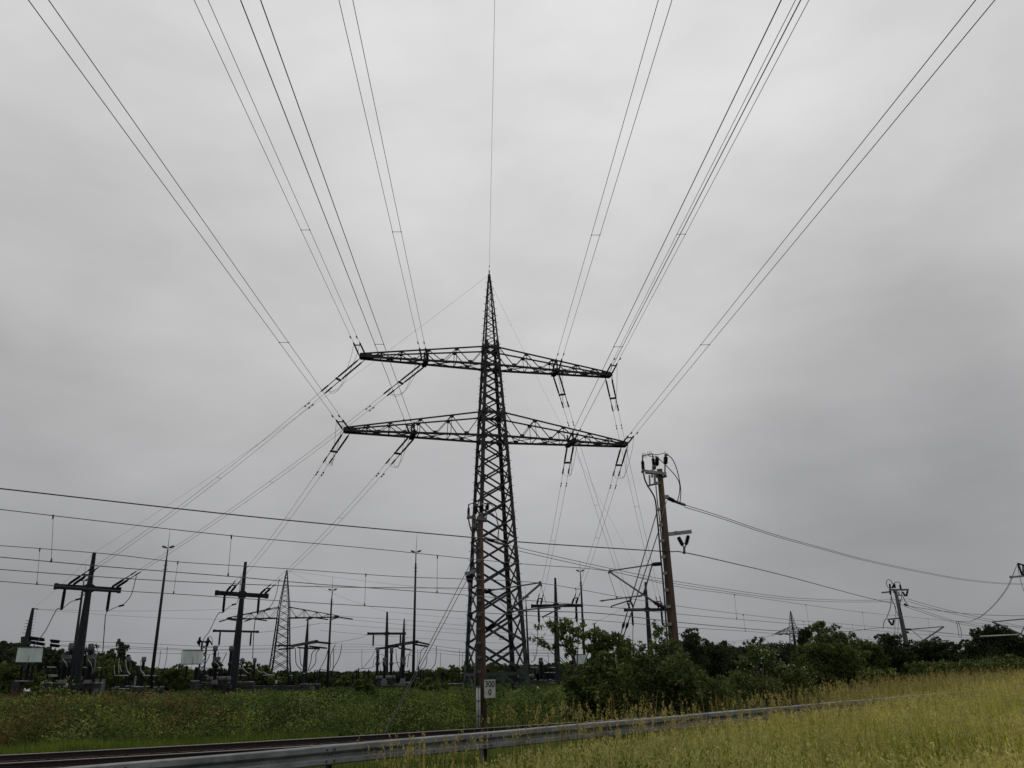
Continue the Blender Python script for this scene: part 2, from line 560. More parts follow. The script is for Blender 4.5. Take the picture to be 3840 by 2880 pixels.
def cross_pole(name, label, cat, top, d, foot_px, bar_px=None, w0=.34, w1=.95, barh=.5, hang=(), z0=-2.3, mat='pole_steel', group='steel gantry poles of the substation'):
    """top/foot_px photo pixels of the pole axis; bar_px = two pixel ends of the crossbar"""
    pt = W(*top, d)
    pb = W(*foot_px, d)
    pb = Vector((pb.x, d, z0))
    pt = Vector((pt.x, d, pt.z))
    r = thing(name, label, cat, pb, group)
    m = MB()
    m.rings([pb, pb.lerp(pt, .5), pt], [w1 / 2, (w0 * .45 + w1 * .55) / 2, w0 / 2], 8, ph=R(22.5), smooth=False)
    zb = None
    out = {}
    if bar_px:
        zb = (W(*bar_px[0], d).z + W(*bar_px[1], d).z) / 2
        A, Bp = Wz(*bar_px[0], zb), Wz(*bar_px[1], zb)
        ax = pb.lerp(pt, (zb - pb.z) / (pt.z - pb.z))
        # keep the bar straight through the pole, swung a little
        dirv = (Bp - A)
        ang = max(-.95, min(.95, math.atan2(dirv.y, dirv.x)))
        dv = Vector((math.cos(ang), math.sin(ang), 0))
        ss = np.linspace(-14, 14, 1401)
        xs = [proj(ax + dv * s)[0] for s in ss]
        A = ax + dv * float(np.interp(bar_px[0][0], xs, ss))
        Bp = ax + dv * float(np.interp(bar_px[1][0], xs, ss))
        bb = MB()
        bb.bar(A, Bp, .42, barh * .8)
        for e, s in ((A, 1), (Bp, -1)):
            bb.bar(e, e + dv * s * .18, .5, barh)
        # haunch where bar meets pole
        hh = w0 * .5 + (w1 - w0) * .35
        for s in (-1, 1):
            for k in (-1, 1):
                c = ax + dv * (s * hh * .35)
                n = dv.cross(Vector((0, 0, 1)))
                bb.plate([c + Vector((0, 0, k * barh * .8)), c + dv * (s * (hh * .65 + barh * .25)) + Vector((0, 0, k * barh * .38)), c + dv * (s * (hh * .65 + barh * .25)), c], n, .34)
        bb.build('crossbar', M[mat], r)
        out['A'], out['B'], out['dv'], out['z'] = A, Bp, dv, zb
        for f, dz in hang:
            p = A.lerp(Bp, f) - Vector((0, 0, barh * .45))
            q = p - Vector((0, 0, dz))
            ii = MB()
            ii.tube(p, p - Vector((0, 0, .12)), .16, .12)
            ii.insul(p - Vector((0, 0, .1)), q + Vector((0, 0, .15)), .17, 12, .8)
            ii.tube(q + Vector((0, 0, .2)), q, .11, .09)
            ii.build('hanging_insulator', M['insulator'], r)
            out.setdefault('hang', []).append(q)
    m.build('pole', M[mat], r)
    st = MB()
    for i in range(22):
        z = pb.z + 3 + i * .62
        if z > pt.z - .6:
            break
        p = pb.lerp(pt, (z - pb.z) / (pt.z - pb.z))
        st.bar(p + Vector((.1, -.25, 0)), p + Vector((w1 * .45, -.1, 0)), .02).cut()
    st.build_each('climbing_step', M['galv_dark'], r)
    out['top'] = pt
    out['root'] = r
    out['base'] = pb
    return out


GP1 = cross_pole('gantry_pole', 'thick dark gantry pole at the left, its tilted crossbar carrying two hanging insulators', 'gantry pole', (354, 2072), 84, (272, 2620),
                 ((206, 2191), (450, 2222)), .36, 1.12, .62, ((.15, 2.0), (.84, 2.0)))
GP2 = cross_pole('gantry_pole', 'dark gantry pole standing in front of the far lattice mast, crossbar with two hanging insulators', 'gantry pole', (921, 2107), 98, (868, 2620),
                 ((810, 2219), (1003, 2240)), .34, 1.1, .60, ((.165, 1.95), (.83, 1.95)))
GP8 = cross_pole('gantry_pole', 'dark gantry pole with level crossbar rising from the bush beside the big pylon', 'gantry pole', (2082, 2167), 110, (2093, 2600),
                 ((1992, 2273), (2185, 2270)), .3, .95, .5, ((.14, 2.0), (.87, 2.0)))
GP9 = cross_pole('gantry_pole', 'dark gantry pole just left of the big brown pole, one crossbar end hidden behind it', 'gantry pole', (2420, 2183), 118, (2450, 2600),
                 ((2342, 2287), (2502, 2286)), .3, .95, .5, ((.17, 2.0), (.86, 2.0)))
GP2b = cross_pole('gantry_pole', 'thinner far gantry crossbar pole mostly hidden behind a nearer thick pole', 'gantry pole', (905, 2290), 140, (874, 2580),
                  ((801, 2366), (968, 2370)), .3, .95, .42, ((.145, 2.2), (.84, 2.2)))
GP6 = cross_pole('gantry_pole', 'slim gantry pole with level crossbar beside a narrower dark spike pole', 'gantry pole', (1452, 2294), 150, (1447, 2570),
                 ((1379, 2376), (1520, 2376)), .35, .9, .5, ((.15, 2.0), (.87, 2.0)))


def spike_pole(label, top, d, foot, arms=(), w0=.2, w1=.9, name='anchor_pole'):
    pt, pb = W(*top, d), W(*foot, d)
    pb = Vector((pb.x, d, -2.3))
    r = thing(name, label, 'anchor pole', pb, 'tapered anchor poles of the busbars')
    m = MB()
    m.rings([pb, pb.lerp(pt, .55), pt], [w1 / 2, w1 * .38, w0 / 2], 8, smooth=False)
    m.build('pole', M['pole_steel'], r)
    st = MB()
    for i in range(16):
        p = pb.lerp(pt, .45 + i * .033)
        st.bar(p, p + Vector((w1 * .6, -.05, 0)), .03).cut()
    st.build_each('climbing_step', M['pole_steel'], r)
    return r, pb, pt


P0, _, p0t = spike_pole('dark leaning tapered anchor pole with side pegs at the left edge of the switchyard', (124, 2281), 95, (94, 2420), w0=.3, w1=1.0)
P5, _, p5t = spike_pole('tapered anchor pole right beside the far lattice mast, dark double crossarm low down', (1155, 2318), 135, (1140, 2570))
P7, _, p7t = spike_pole('short tapered anchor pole between slim gantry pole and tall light mast', (1516, 2320), 140, (1506, 2570))
P10, _, p10t = spike_pole('small pole with hooked top poking out above the bush', (2229, 2338), 130, (2232, 2560))
hk = MB()
hk.bar(X('E', 680, 512, 130), X('E', 712, 505, 130), .12)
hk.build('hook', M['galv_dark'], P10)


def depth_arm(root, pts_hi, d0, d1):
    m = MB()
    a, b2 = X('S4', *pts_hi[0], d0), X('S4', *pts_hi[1], d1)
    m.bar(a, b2, .4, .42)
    m.build('crossarm', M['insulator'], root)
    return a, b2


# dark crossarms running away in depth with tension strings on both sides (busbar anchors)
def tension(root, pairs, r=.16):
    m = MB()
    for p, q in pairs:
        m.insul(p, q, r, 9, .7).cut()
    m.build_each('tension_insulator', M['insulator'], root)


depth_arm(P5, ((1640, 715), (2025, 645)), 150, 122)
tension(P5, [(X('S4', 1640, 705, 140), X('S4', 1365, 712, 140)), (X('S4', 2030, 650, 122), X('S5', 80, 735, 122)) if False else (X('S4', 2030, 655, 122), X('B', 1205, 778, 120)),
             (X('S4', 1680, 745, 142), X('S4', 1420, 770, 142)), (X('S4', 1720, 740, 142), X('S4', 2070, 760, 142)), (X('S4', 1900, 720, 130), X('B', 1180, 812, 130))])
m = MB()
m.bar(X('S5', 770, 700, 150), X('S5', 1095, 650, 125), .4, .42).cut()
m.bar(X('S5', 500, 755, 155), X('S5', 800, 720, 150), .35, .36)
m.build_each('crossarm', M['insulator'], P7)
tension(P7, [(X('S5', 1095, 650, 125), X('S5', 1290, 695, 125)), (X('S5', 1060, 690, 126), X('S5', 1270, 725, 126)), (X('S5', 780, 690, 150), X('S5', 640, 715, 150)),
             (X('S5', 800, 745, 150), X('S5', 1000, 775, 150)), (X('S5', 500, 755, 155), X('S5', 440, 765, 155))])
tension(P0, [(X('S1', 445, 575, 95), X('S1', 690, 608, 95)), (X('S1', 450, 605, 95), X('S1', 690, 632, 95)), (X('S1', 470, 645, 96), X('S1', 700, 685, 96)), (X('S1', 470, 665, 96), X('S1', 690, 700, 96)),
             (X('S1', 780, 625, 95), X('S1', 930, 640, 95)), (X('S1', 790, 650, 95), X('S1', 920, 660, 95)), (X('S1', 780, 690, 96), X('S1', 930, 712, 96)), (X('S1', 780, 710, 96), X('S1', 920, 725, 96))], .13)
m = MB()
m.bar(X('S1', 405, 565, 95), X('S1', 400, 700, 95), .85, .6)
for v in (320, 368, 416, 464, 514):
    u = 440 - (v - 320) * .25
    m.cut()
    m.bar(X('S1', u, v, 95), X('S1', u - 38, v - 2, 95), .05)
m.cut()
m.bar(X('S1', 500, 130, 95), X('S1', 590, 142, 95), .12)
m.build_each('bracket', M['gear_dark'], P0)

# ---------------------------------------------------------------- overhead bundles
VDIR = ray(1808, 2322).normalized()      # common direction of the line, running away from the eye
LAT = VDIR.cross(Vector((0, 0, 1))).normalized()


def wire_mesh(pts, r, n=5):
    return MB().rings(pts, r, n, smooth=True)


def bundle_front(key, label, inner=False, r=.0155, sp_px=()):
    """two conductors from the mast over the eye, with tension string, arcing horns and dampers"""
    S = TIPS[key] + VDIR * -.35 + Vector((0, 0, .12))
    root = thing('conductor_bundle', label, 'power line', S, 'twin conductors running overhead to the pylon')
    st, yk, dm = MB(), MB(), MB()
    for k in (-1, 1):
        o = LAT * (k * .27)
        a = S + o * 1.1
        b = S + o * 1.0 - VDIR * 3.4
        st.tube(a, a - VDIR * .35, .05, .05)
        st.insul(a - VDIR * .35, a.lerp(b, .82), .075, 14, .7)
        st.rings([a.lerp(b, .82), a.lerp(b, .88), b], [.04, .09, .05], 6).cut()
        cp = b - VDIR * .1
        far = cp - VDIR * 66
        pts = [cp - VDIR * t for t in (0, 8, 20, 35, 50, 62, 72)]
        last = pts[-1]
        pts += [last - VDIR * 30 + Vector((0, 0, .7)), last - VDIR * 70 + Vector((0, 0, 4))]
        wire_mesh(pts, r).build('conductor', M['wire'], root)
        q = cp - VDIR * 1.6
        dm.rings([q + Vector((0, 0, -.12)) - VDIR * .22, q + Vector((0, 0, -.12)) - VDIR * .1], [.055, .055], 6)
        dm.rings([q + Vector((0, 0, -.12)) + VDIR * .22, q + Vector((0, 0, -.12)) + VDIR * .1], [.055, .055], 6)
        dm.bar(q + Vector((0, 0, -.12)) - VDIR * .2, q + Vector((0, 0, -.12)) + VDIR * .2, .03).cut()
    yk.bar(S - LAT * .32 - VDIR * 2.75, S + LAT * .32 - VDIR * 2.75, .07, .09)
    st.build_each('tension_string', M['insulator'], root)
    yk.build('yoke_bar', M['mast'], root)
    dm.build_each('vibration_damper', M['insulator'], root)
    for (x, y) in sp_px:
        # spacer where the photograph shows one: nearest point of the wire to that ray
        dv = ray(x, y).normalized()
        best = min((((S - VDIR * t) - dv * (S - VDIR * t).dot(dv)).length, t) for t in np.arange(4, 66, .1))
        c = S - VDIR * (best[1])
        c = S - VDIR * 3.5 - VDIR * (best[1] - 3.5)
        sp = MB()
        sp.bar(c - LAT * .29, c + LAT * .29, .022)
        for k in (-1, 1):
            sp.box(c + LAT * .27 * k, .055, .055, .055)
        sp.build('spacer', M['wire'], root)
    return root


bundle_front('UL', 'twin power line to the outer end of the upper left crossarm', sp_px=((1138, 865),))
bundle_front('ULi', 'twin power line to the middle of the upper left crossarm', sp_px=((1487, 869),))
bundle_front('LL', 'outermost left twin power line, ending at the tip of the lower left crossarm', sp_px=((1056, 1291),))
bundle_front('LLi', 'twin power line crossing in front of the upper left crossarm down to the lower one', r=.018, sp_px=((1420, 1292),))
bundle_front('UR', 'twin power line to the outer end of the upper right crossarm', sp_px=((2561, 883),))
bundle_front('URi', 'twin power line to the middle of the upper right crossarm', sp_px=((2236, 883),))
bundle_front('LR', 'outermost right twin power line, ending at the tip of the lower right crossarm', sp_px=((2662, 1307),))
bundle_front('LRi', 'twin power line crossing the upper right crossarm tip down to the lower arm', r=.018, sp_px=((2323, 1303),))
ew = thing('earth_wire', 'single thin earth wire running overhead to the pointed tip of the pylon', 'earth wire', MTIP)
pts = [MTIP - VDIR * t for t in (0, 20, 45, 72)] + [MTIP - VDIR * 110 + Vector((0, 0, 1))]
wire_mesh(pts, .012).build('wire', M['wire_grey'], ew)
fit = MB()
fit.rings([MTIP - VDIR * .2, MTIP - VDIR * .6, MTIP - VDIR * 1.2], [.03, .07, .02], 6)
fit.rings([MTIP - VDIR * 1.9 + Vector((0, 0, -.05)), MTIP - VDIR * 2.2 + Vector((0, 0, -.05))], .04, 6)
fit.build('clamp', M['wire'], ew)

# ---------------------------------------------------------------- bundles from the mast down to the gantry poles


def bundle_back(key, label, E, sag, spx=None, slen=3.6, elen=2.6, lead=None, lead_label=None):
    S = TIPS[key] + Vector((0, 0, -.12))
    d = (E - S)
    d0 = Vector((d.x, d.y, d.z - 4 * sag)).normalized()
    d1 = Vector((d.x, d.y, d.z + 4 * sag)).normalized()
    lat = d.cross(Vector((0, 0, 1))).normalized()
    lat2 = Vector(lat)
    root = thing('conductor_bundle', label, 'power line', S, 'twin conductors from the pylon down to the switchyard')
    s1, s2, yk, dm = MB(), MB(), MB(), MB()
    S2, E2 = S + d0 * (slen + 1.5), E - d1 * (elen + 1.3)
    for k in (-1, 1):
        o = lat * (k * .29)
        a, b2 = S + o * 1.05, S + o + d0 * slen
        s1.tube(a, a + d0 * .4, .035)
        s1.insul(a + d0 * .4, a.lerp(b2, .80), .09, 16, .75)
        s1.rings([a.lerp(b2, .8), b2, b2 + d0 * .5, b2 + d0 * .6, b2 + d0 * 1.35, b2 + d0 * 1.5], [.04, .04, .04, .075, .075, .04], 6).cut()
        o2 = lat2 * (k * .27)
        a, b2 = E + o2, E + o2 - d1 * elen
        s2.tube(a, a - d1 * .2, .05)
        s2.insul(a - d1 * .2, a.lerp(b2, .72), .135, 12, .8)
        s2.rings([a.lerp(b2, .72), b2, b2 - d1 * .4, b2 - d1 * .5, b2 - d1 * 1.3], [.045, .045, .045, .08, .05], 6).cut()
        line = sagline(S2 + o * .95, E2 + o2 * .95, sag, 26)
        wire_mesh(line, .0155).build('conductor', M['wire'], root)
        for t in (.055,):
            q = S2.lerp(E2, t) + o * .95 - Vector((0, 0, 4 * sag * t * (1 - t) + .14))
            dm.rings([q - d0 * .32, q - d0 * .16], .06, 6)
            dm.rings([q + d0 * .16, q + d0 * .32], .06, 6)
            dm.bar(q - d0 * .2, q + d0 * .2, .02)
            dm.bar(q, q + Vector((0, 0, .14)), .025).cut()
    yk.bar(S - lat * .36 + d0 * (slen * .86), S + lat * .36 + d0 * (slen * .86), .13, .17).cut()
    yk.bar(E - lat2 * .34 - d1 * (elen * .86), E + lat2 * .34 - d1 * (elen * .86), .10, .14)
    s1.build_each('tension_string', M['insulator'], root)
    s2.build_each('tension_string', M['insulator'], root)
    yk.build_each('yoke_bar', M['mast'], root)
    dm.build_each('vibration_damper', M['insulator'], root)
    if spx:
        dv = ray(*spx).normalized()
        L = sagline(S2, E2, sag, 300)
        c = min(L, key=lambda p: (p - dv * p.dot(dv)).length)
        sp = MB()
        sp.bar(c - lat * .3, c + lat * .3, .025)
        sp.build('spacer', M['wire'], root)
    # jumper loop under the crossarm joining this bundle to the overhead one
    F0 = TIPS[key] + VDIR * -3.6
    for k in (-1, 1):
        f = F0 + LAT * .27 * -k
        e = S + d0 * (slen + .9) + lat * (k * .29)
        drop = 1.9
        c1 = f + Vector((0, 0, -.9)) + (e - f) * .12
        c2 = f.lerp(e, .5) + Vector((0, 0, -drop))
        c3 = e + Vector((0, 0, -.9)) - (e - f) * .12
        wire_mesh(smoothline([f, c1, c2, c3, e], 6), .0155).build('jumper_loop', M['wire'], root)
    return E2, d1, lat2


def bar_pt(G, f, up=.22):
    return G['A'].lerp(G['B'], f) + Vector((0, 0, up)) - Vector((0, .15, 0))


E_UL = bundle_back('UL', 'twin line from the upper left crossarm tip to the leftmost gantry pole, left arm', bar_pt(GP1, .23), .6, (812, 1779))
E_ULi = bundle_back('ULi', 'twin line from inside the upper left crossarm to the leftmost gantry pole, right arm', bar_pt(GP1, .90), .6, (1015, 1806))
E_LL = bundle_back('LL', 'twin line from the lower left crossarm tip to the second gantry pole, left arm', bar_pt(GP2, .24), .5, (1071, 1937))
E_LLi = bundle_back('LLi', 'twin line from inside the lower left crossarm to the second gantry pole, right arm', bar_pt(GP2, .90), .5, (1268, 1935))
E_URi = bundle_back('URi', 'twin line from inside the upper right crossarm to the rightmost gantry pole, left arm', bar_pt(GP9, .16), .5, (2232, 1896))
E_UR = bundle_back('UR', 'twin line from the upper right crossarm tip to the rightmost gantry pole, right arm', bar_pt(GP9, .84), .5, (2393, 1899))
E_LRi = bundle_back('LRi', 'twin line from inside the lower right crossarm to the bush gantry pole, left arm', bar_pt(GP8, .15), .45, (2061, 2025))
E_LR = bundle_back('LR', 'twin line from the lower right crossarm tip to the bush gantry pole, right arm', bar_pt(GP8, .83), .45, (2235, 2016))


def simple_line(name, label, cat, pts, r, mat='wire_grey', group=None):
    return wire_mesh(pts, r, 4).build(name, M[mat], None, label, cat, group)


simple_line('earth_wire', 'thin earth wire slanting left from the pylon tip to the leftmost gantry pole top', 'earth wire', sagline(MTIP, GP1['top'], .8, 24), .011)
simple_line('earth_wire', 'thin earth wire slanting right from the pylon tip to the rightmost gantry pole', 'earth wire', sagline(MTIP + Vector((.1, 0, -.9)), GP9['top'], .8, 24), .009)
simple_line('earth_wire', 'thin earth wire falling left from the leftmost gantry pole top to the leaning anchor pole', 'earth wire', sagline(GP1['top'], p0t, .3, 12), .011)

# down leads from hanging insulators to the apparatus


def lead(label, pts, r=.045, mat='cable', joint=None):
    root = thing('down_lead', label, 'cable', pts[0], 'cables dropping from the gantry poles')
    wire_mesh(smoothline(pts, 8), r, 6).build('cable', M[mat], root)
    if joint:
        j = MB()
        j.rings([joint + Vector((-.25, 0, -.05)), joint + Vector((.25, 0, .05))], [.1, .1], 6)
        j.build('clamp', M['insulator'], root)
    return root


h = GP1['hang']
lead('cable from the leftmost gantry pole left insulator down to the pale green box', [h[0], X('A', 400, 540, 83.5), X('A', 320, 690, 82), X('A', 235, 800, 80.5)])
lead('cable from the right hanging insulator of the leftmost gantry pole straight down', [h[1], X('A', 745, 590, 84), X('A', 733, 750, 84), X('A', 720, 935, 84)])
lead('looped jumper left of the leftmost gantry pole shaft', [h[0], X('A', 500, 485, 83.4), X('A', 555, 465, 83.2), X('A', 620, 400, 83.0), X('A', 650, 300, 82.5), X('A', 678, 250, 82)], .035, joint=X('A', 553, 466, 83.2))
lead('looped jumper right of the leftmost gantry pole shaft', [h[1], X('A', 820, 522, 83.6), X('A', 860, 511, 83.4), X('A', 925, 440, 83), X('A', 965, 300, 82.6)], .035, joint=X('A', 858, 511, 83.4))
h = GP2['hang']
lead('cable from the left hanging insulator of the second gantry pole down to the switchgear', [h[0], X('B', 410, 570, 97.5), X('B', 350, 690, 97), X('B', 305, 765, 96.5), X('B', 280, 960, 96)])
lead('cable from the right hanging insulator of the second gantry pole down to a dark bushing', [h[1], X('B', 675, 600, 97.8), X('B', 662, 720, 97.5), X('B', 655, 885, 97)])
lead('looped jumper left of the second gantry pole shaft', [h[0], X('B', 490, 520, 97.5), X('B', 525, 503, 97.3), X('B', 552, 470, 97), X('B', 575, 300, 96)], .035, joint=X('B', 523, 503, 97.3))
lead('looped jumper right of the second gantry pole hanging to the far lattice mast side', [h[1], X('B', 735, 545, 97.5), X('B', 765, 534, 97.3), X('B', 812, 460, 97), X('B', 845, 320, 96)], .035, joint=X('B', 765, 534, 97.3))
h = GP8['hang']
lead('cable from the bush gantry pole left insulator curving down behind the big pylon', [h[0], X('E', 250, 540, 109), X('E', 243, 700, 108), X('E', 225, 790, 107), X('E', 195, 815, 106)])
lead('cable from the bush gantry pole right insulator into the leaves', [h[1], X('E', 560, 500, 109), X('E', 590, 560, 108), X('E', 605, 690, 107)])
lead('cable hanging straight from the gantry pole beside the big brown pole', [GP9['hang'][0], X('E', 1007, 560, 117), X('E', 1006, 690, 117)])

# tension of the strung busbars over the yard
for i, (pts, lab) in enumerate((
        ([X('S1', 935, 640, 95), X('A', 900, 775, 98), X('A', 1508, 803, 105), X('B', 300, 803, 112), X('S4', 1365, 705, 135)], 'upper strung busbar pair between the leaning anchor pole and the far mast'),
        ([X('S1', 930, 715, 96), X('A', 900, 815, 99), X('A', 1508, 830, 106), X('B', 400, 825, 116), X('S4', 1420, 765, 140)], 'lower strung busbar pair between the leaning anchor pole and the far mast'),
        ([X('B', 1205, 780, 120), X('C', 160, 782, 125), X('C', 330, 785, 140), X('S5', 640, 712, 150)], 'upper strung busbar pair in front of the slim gantry pole'),
        ([X('B', 1180, 812, 130), X('C', 100, 820, 135), X('C', 300, 822, 145), X('S5', 440, 766, 155)], 'lower strung busbar pair in front of the slim gantry pole'),
        ([X('S5', 1290, 697, 125), X('C', 850, 800, 118), X('C', 1040, 820, 114), X('E', 190, 718, 108), X('E', 380, 722, 108)], 'upper strung busbar pair running behind the big pylon'),
        ([X('S5', 1000, 776, 150), X('C', 850, 830, 138), X('C', 1040, 845, 128), X('E', 190, 738, 115), X('E', 400, 742, 115)], 'lower strung busbar pair running behind the big pylon'))):
    root = thing('busbar_line', lab, 'busbar', pts[0], 'busbar cables strung across the switchyard')
    pp = smoothline(pts, 6)
    for k in (0, 1):
        wire_mesh([p + Vector((0, 0, -.42 * k)) for p in pp], .022, 5).build('conductor', M['wire'], root)
# ================================================================ ground, track, guardrail
rp = [(-14.22, 23.28), (-11.26, 24.41), (-7.67, 25.66), (-4.06, 27.28), (-2.26, 28.35), (.81, 29.82), (2.28, 30.6)]
rc = np.polyfit([a for a, b in rp], [b for a, b in rp], 2)
rail_y = lambda x: float(np.polyval(rc, x))
rail_s = lambda x: float(2 * rc[0] * x + rc[1])
gp = [(-6.47, 11.98), (-5.9, 12.43), (-4.14, 13.88), (-3.26, 14.39), (-2.27, 15.24), (.48, 17.69), (3.4, 19.77), (9.83, 24.89)]
gc = np.polyfit([a for a, b in gp], [b for a, b in gp], 1)
guard_y = lambda x: float(np.polyval(gc, x))


def ground_z(x, y):
    xx = np.clip(x, -60, 30)
    t = y - (rc[0] * xx * xx + rc[1] * xx + rc[2] + (x - xx) * .5)
    z = np.interp(t, [-400, -9, -5.5, -4, 1, 2, 8.5, 12, 18, 30, 3000], [-1.95, -1.95, -2.22, -2.36, -2.36, -2.33, -2.58, -2.58, -2.22, -2.3, -2.3])
    # beyond the dip behind the track a bank climbs to the edge of the yard, higher towards the left
    crest = np.interp(x, [-45, -20, -8, 2, 10], [-1.40, -1.50, -1.80, -1.98, -2.2])
    up = np.interp(t, [-400, 10.5, 20, 26, 44, 3000], [0, 0, 1, 1, 0, 0])
    z = np.where(t > 10.5, z * (1 - up) + crest * up, z)
    # the bank swells a little to the right of the road edge
    bank = np.clip((x - 4) / 14, 0, 1) * np.clip((30 - t) / 30, 0, 1) * np.clip((x + y) / 20, 0, 1)
    z = z + bank * .30
    return z - .0115 * np.clip(np.hypot(x, y) - 125, 0, 4000)


def axis(lo, hi, near_lo, near_hi, step, grow=1.22):
    a = list(np.arange(near_lo, near_hi + 1e-6, step))
    s = step
    while a[-1] < hi:
        s *= grow
        a.append(a[-1] + s)
    s = step
    while a[0] > lo:
        s *= grow
        a.insert(0, a[0] - s)
    return np.array(a)


gx, gy = axis(-2500, 2500, -60, 60, .8), axis(-400, 3500, -4, 90, .8)
GX, GY = np.meshgrid(gx, gy)
GZ = ground_z(GX, GY)
rng = np.random.default_rng(3)
GZ = GZ + rng.normal(0, .015, GZ.shape)
nx, ny = len(gx), len(gy)
me = bpy.data.meshes.new('ground')
idx = np.arange(nx * ny).reshape(ny, nx)
fc = np.stack([idx[:-1, :-1], idx[:-1, 1:], idx[1:, 1:], idx[1:, :-1]], -1).reshape(-1, 4)
me.from_pydata(np.stack([GX, GY, GZ], -1).reshape(-1, 3).tolist(), [], fc.tolist())
gnd = link_mesh('ground', me, M['soil'])
tag(gnd, kind='structure')

# ballast bed
xs = np.arange(-26, 14, .8)
bed = MB()
prev = None
vs, fs = [], []
for i, x in enumerate(xs):
    y = rail_y(x)
    n = Vector((-rail_s(x), 1, 0)).normalized()
    for o, z in ((-3.6, -2.34), (-2.4, -2.20), (-1.5, -2.172), (0, -2.085), (.9, -2.085), (1.7, -2.34)):
        p = Vector((x, y, 0)) + n * o
        vs.append((p.x, p.y, z))
    if i:
        b = i * 6
        for k in range(5):
            fs.append((b - 6 + k, b - 6 + k + 1, b + k + 1, b + k))
bed.add(vs, [f[::-1] for f in fs])
bed.build('ballast_bed', M['ballast'], None, kind='structure')

# rails
track = thing('railway_track', 'curving railway track with rusty brown rails and shiny worn heads behind the guardrail', 'railway track', (-6, rail_y(-6), -2.07))


def rail(off, ztop):
    body, head = MB(), MB()
    prof = [(-.075, -.172), (.075, -.172), (.075, -.160), (.012, -.140), (.010, -.045), (.036, -.034), (.036, -.004), (-.036, -.004), (-.036, -.034), (-.010, -.045), (-.012, -.140), (-.075, -.160)]
    k = len(prof)
    vs, hv, fs, hf = [], [], [], []
    X_ = np.arange(-26, 14.1, .4)
    for i, x in enumerate(X_):
        n = Vector((-rail_s(x), 1, 0)).normalized()
        c = Vector((x, rail_y(x), 0)) + n * off
        for u, z in prof:
            p = c + n * u
            vs.append((p.x, p.y, ztop + z))
        for u, z in ((-.036, -.012), (-.03, 0), (.03, 0), (.036, -.012)):
            p = c + n * u * 1.03
            hv.append((p.x, p.y, ztop + z + .001))
        if i:
            for j in range(k):
                fs.append(((i - 1) * k + j, (i - 1) * k + (j + 1) % k, i * k + (j + 1) % k, i * k + j))
            for j in range(3):
                hf.append(((i - 1) * 4 + j, (i - 1) * 4 + j + 1, i * 4 + j + 1, i * 4 + j))
    body.add(vs, fs)
    head.add(hv, hf)
    o = body.build('rail', M['rust'], track)
    head.build('rail_head', M['railhead'], o)
    # light rim of the foot
    ft = MB()
    fv, ff = [], []
    for i, x in enumerate(X_):
        n = Vector((-rail_s(x), 1, 0)).normalized()
        c = Vector((x, rail_y(x), 0)) + n * off
        for u, z in ((-.079, -.160), (-.055, -.152)):
            p = c + n * u
            fv.append((p.x, p.y, ztop + z))
        if i:
            ff.append((2 * i - 2, 2 * i, 2 * i + 1, 2 * i - 1)[::-1])
    ft.add(fv, ff)
    ft.build('rail_foot_edge', M['rust_light'], o)
    cp = MB()
    for x in np.arange(-25.5, 13.5, .62):
        n = Vector((-rail_s(x), 1, 0)).normalized()
        c = Vector((x, rail_y(x), ztop - .145)) + n * off
        for s_ in (-1, 1):
            cp.box(c + n * (s_ * .072), .07, .035, .03, math.atan(rail_s(x)))
    tag(cp.build('rail_clip', M['ballast'], o), kind='stuff')


M['rust_light'] = surf('rail_foot', (.09, .07, .06), (.16, .13, .11), 9, .7)
rail(0, -1.90)
rail(-1.50, -1.985)
for x in np.arange(-25.5, 13.5, .62):
    n = Vector((-rail_s(x), 1, 0)).normalized()
    c = Vector((x, rail_y(x), -2.196)) + n * -.75
    MBs = MB()
    MBs.bar(c - n * 1.25 - Vector((0, 0, .071)), c + n * 1.25 + Vector((0, 0, .071)), .26, .13)
    MBs.build('sleeper', M['ballast'], track)

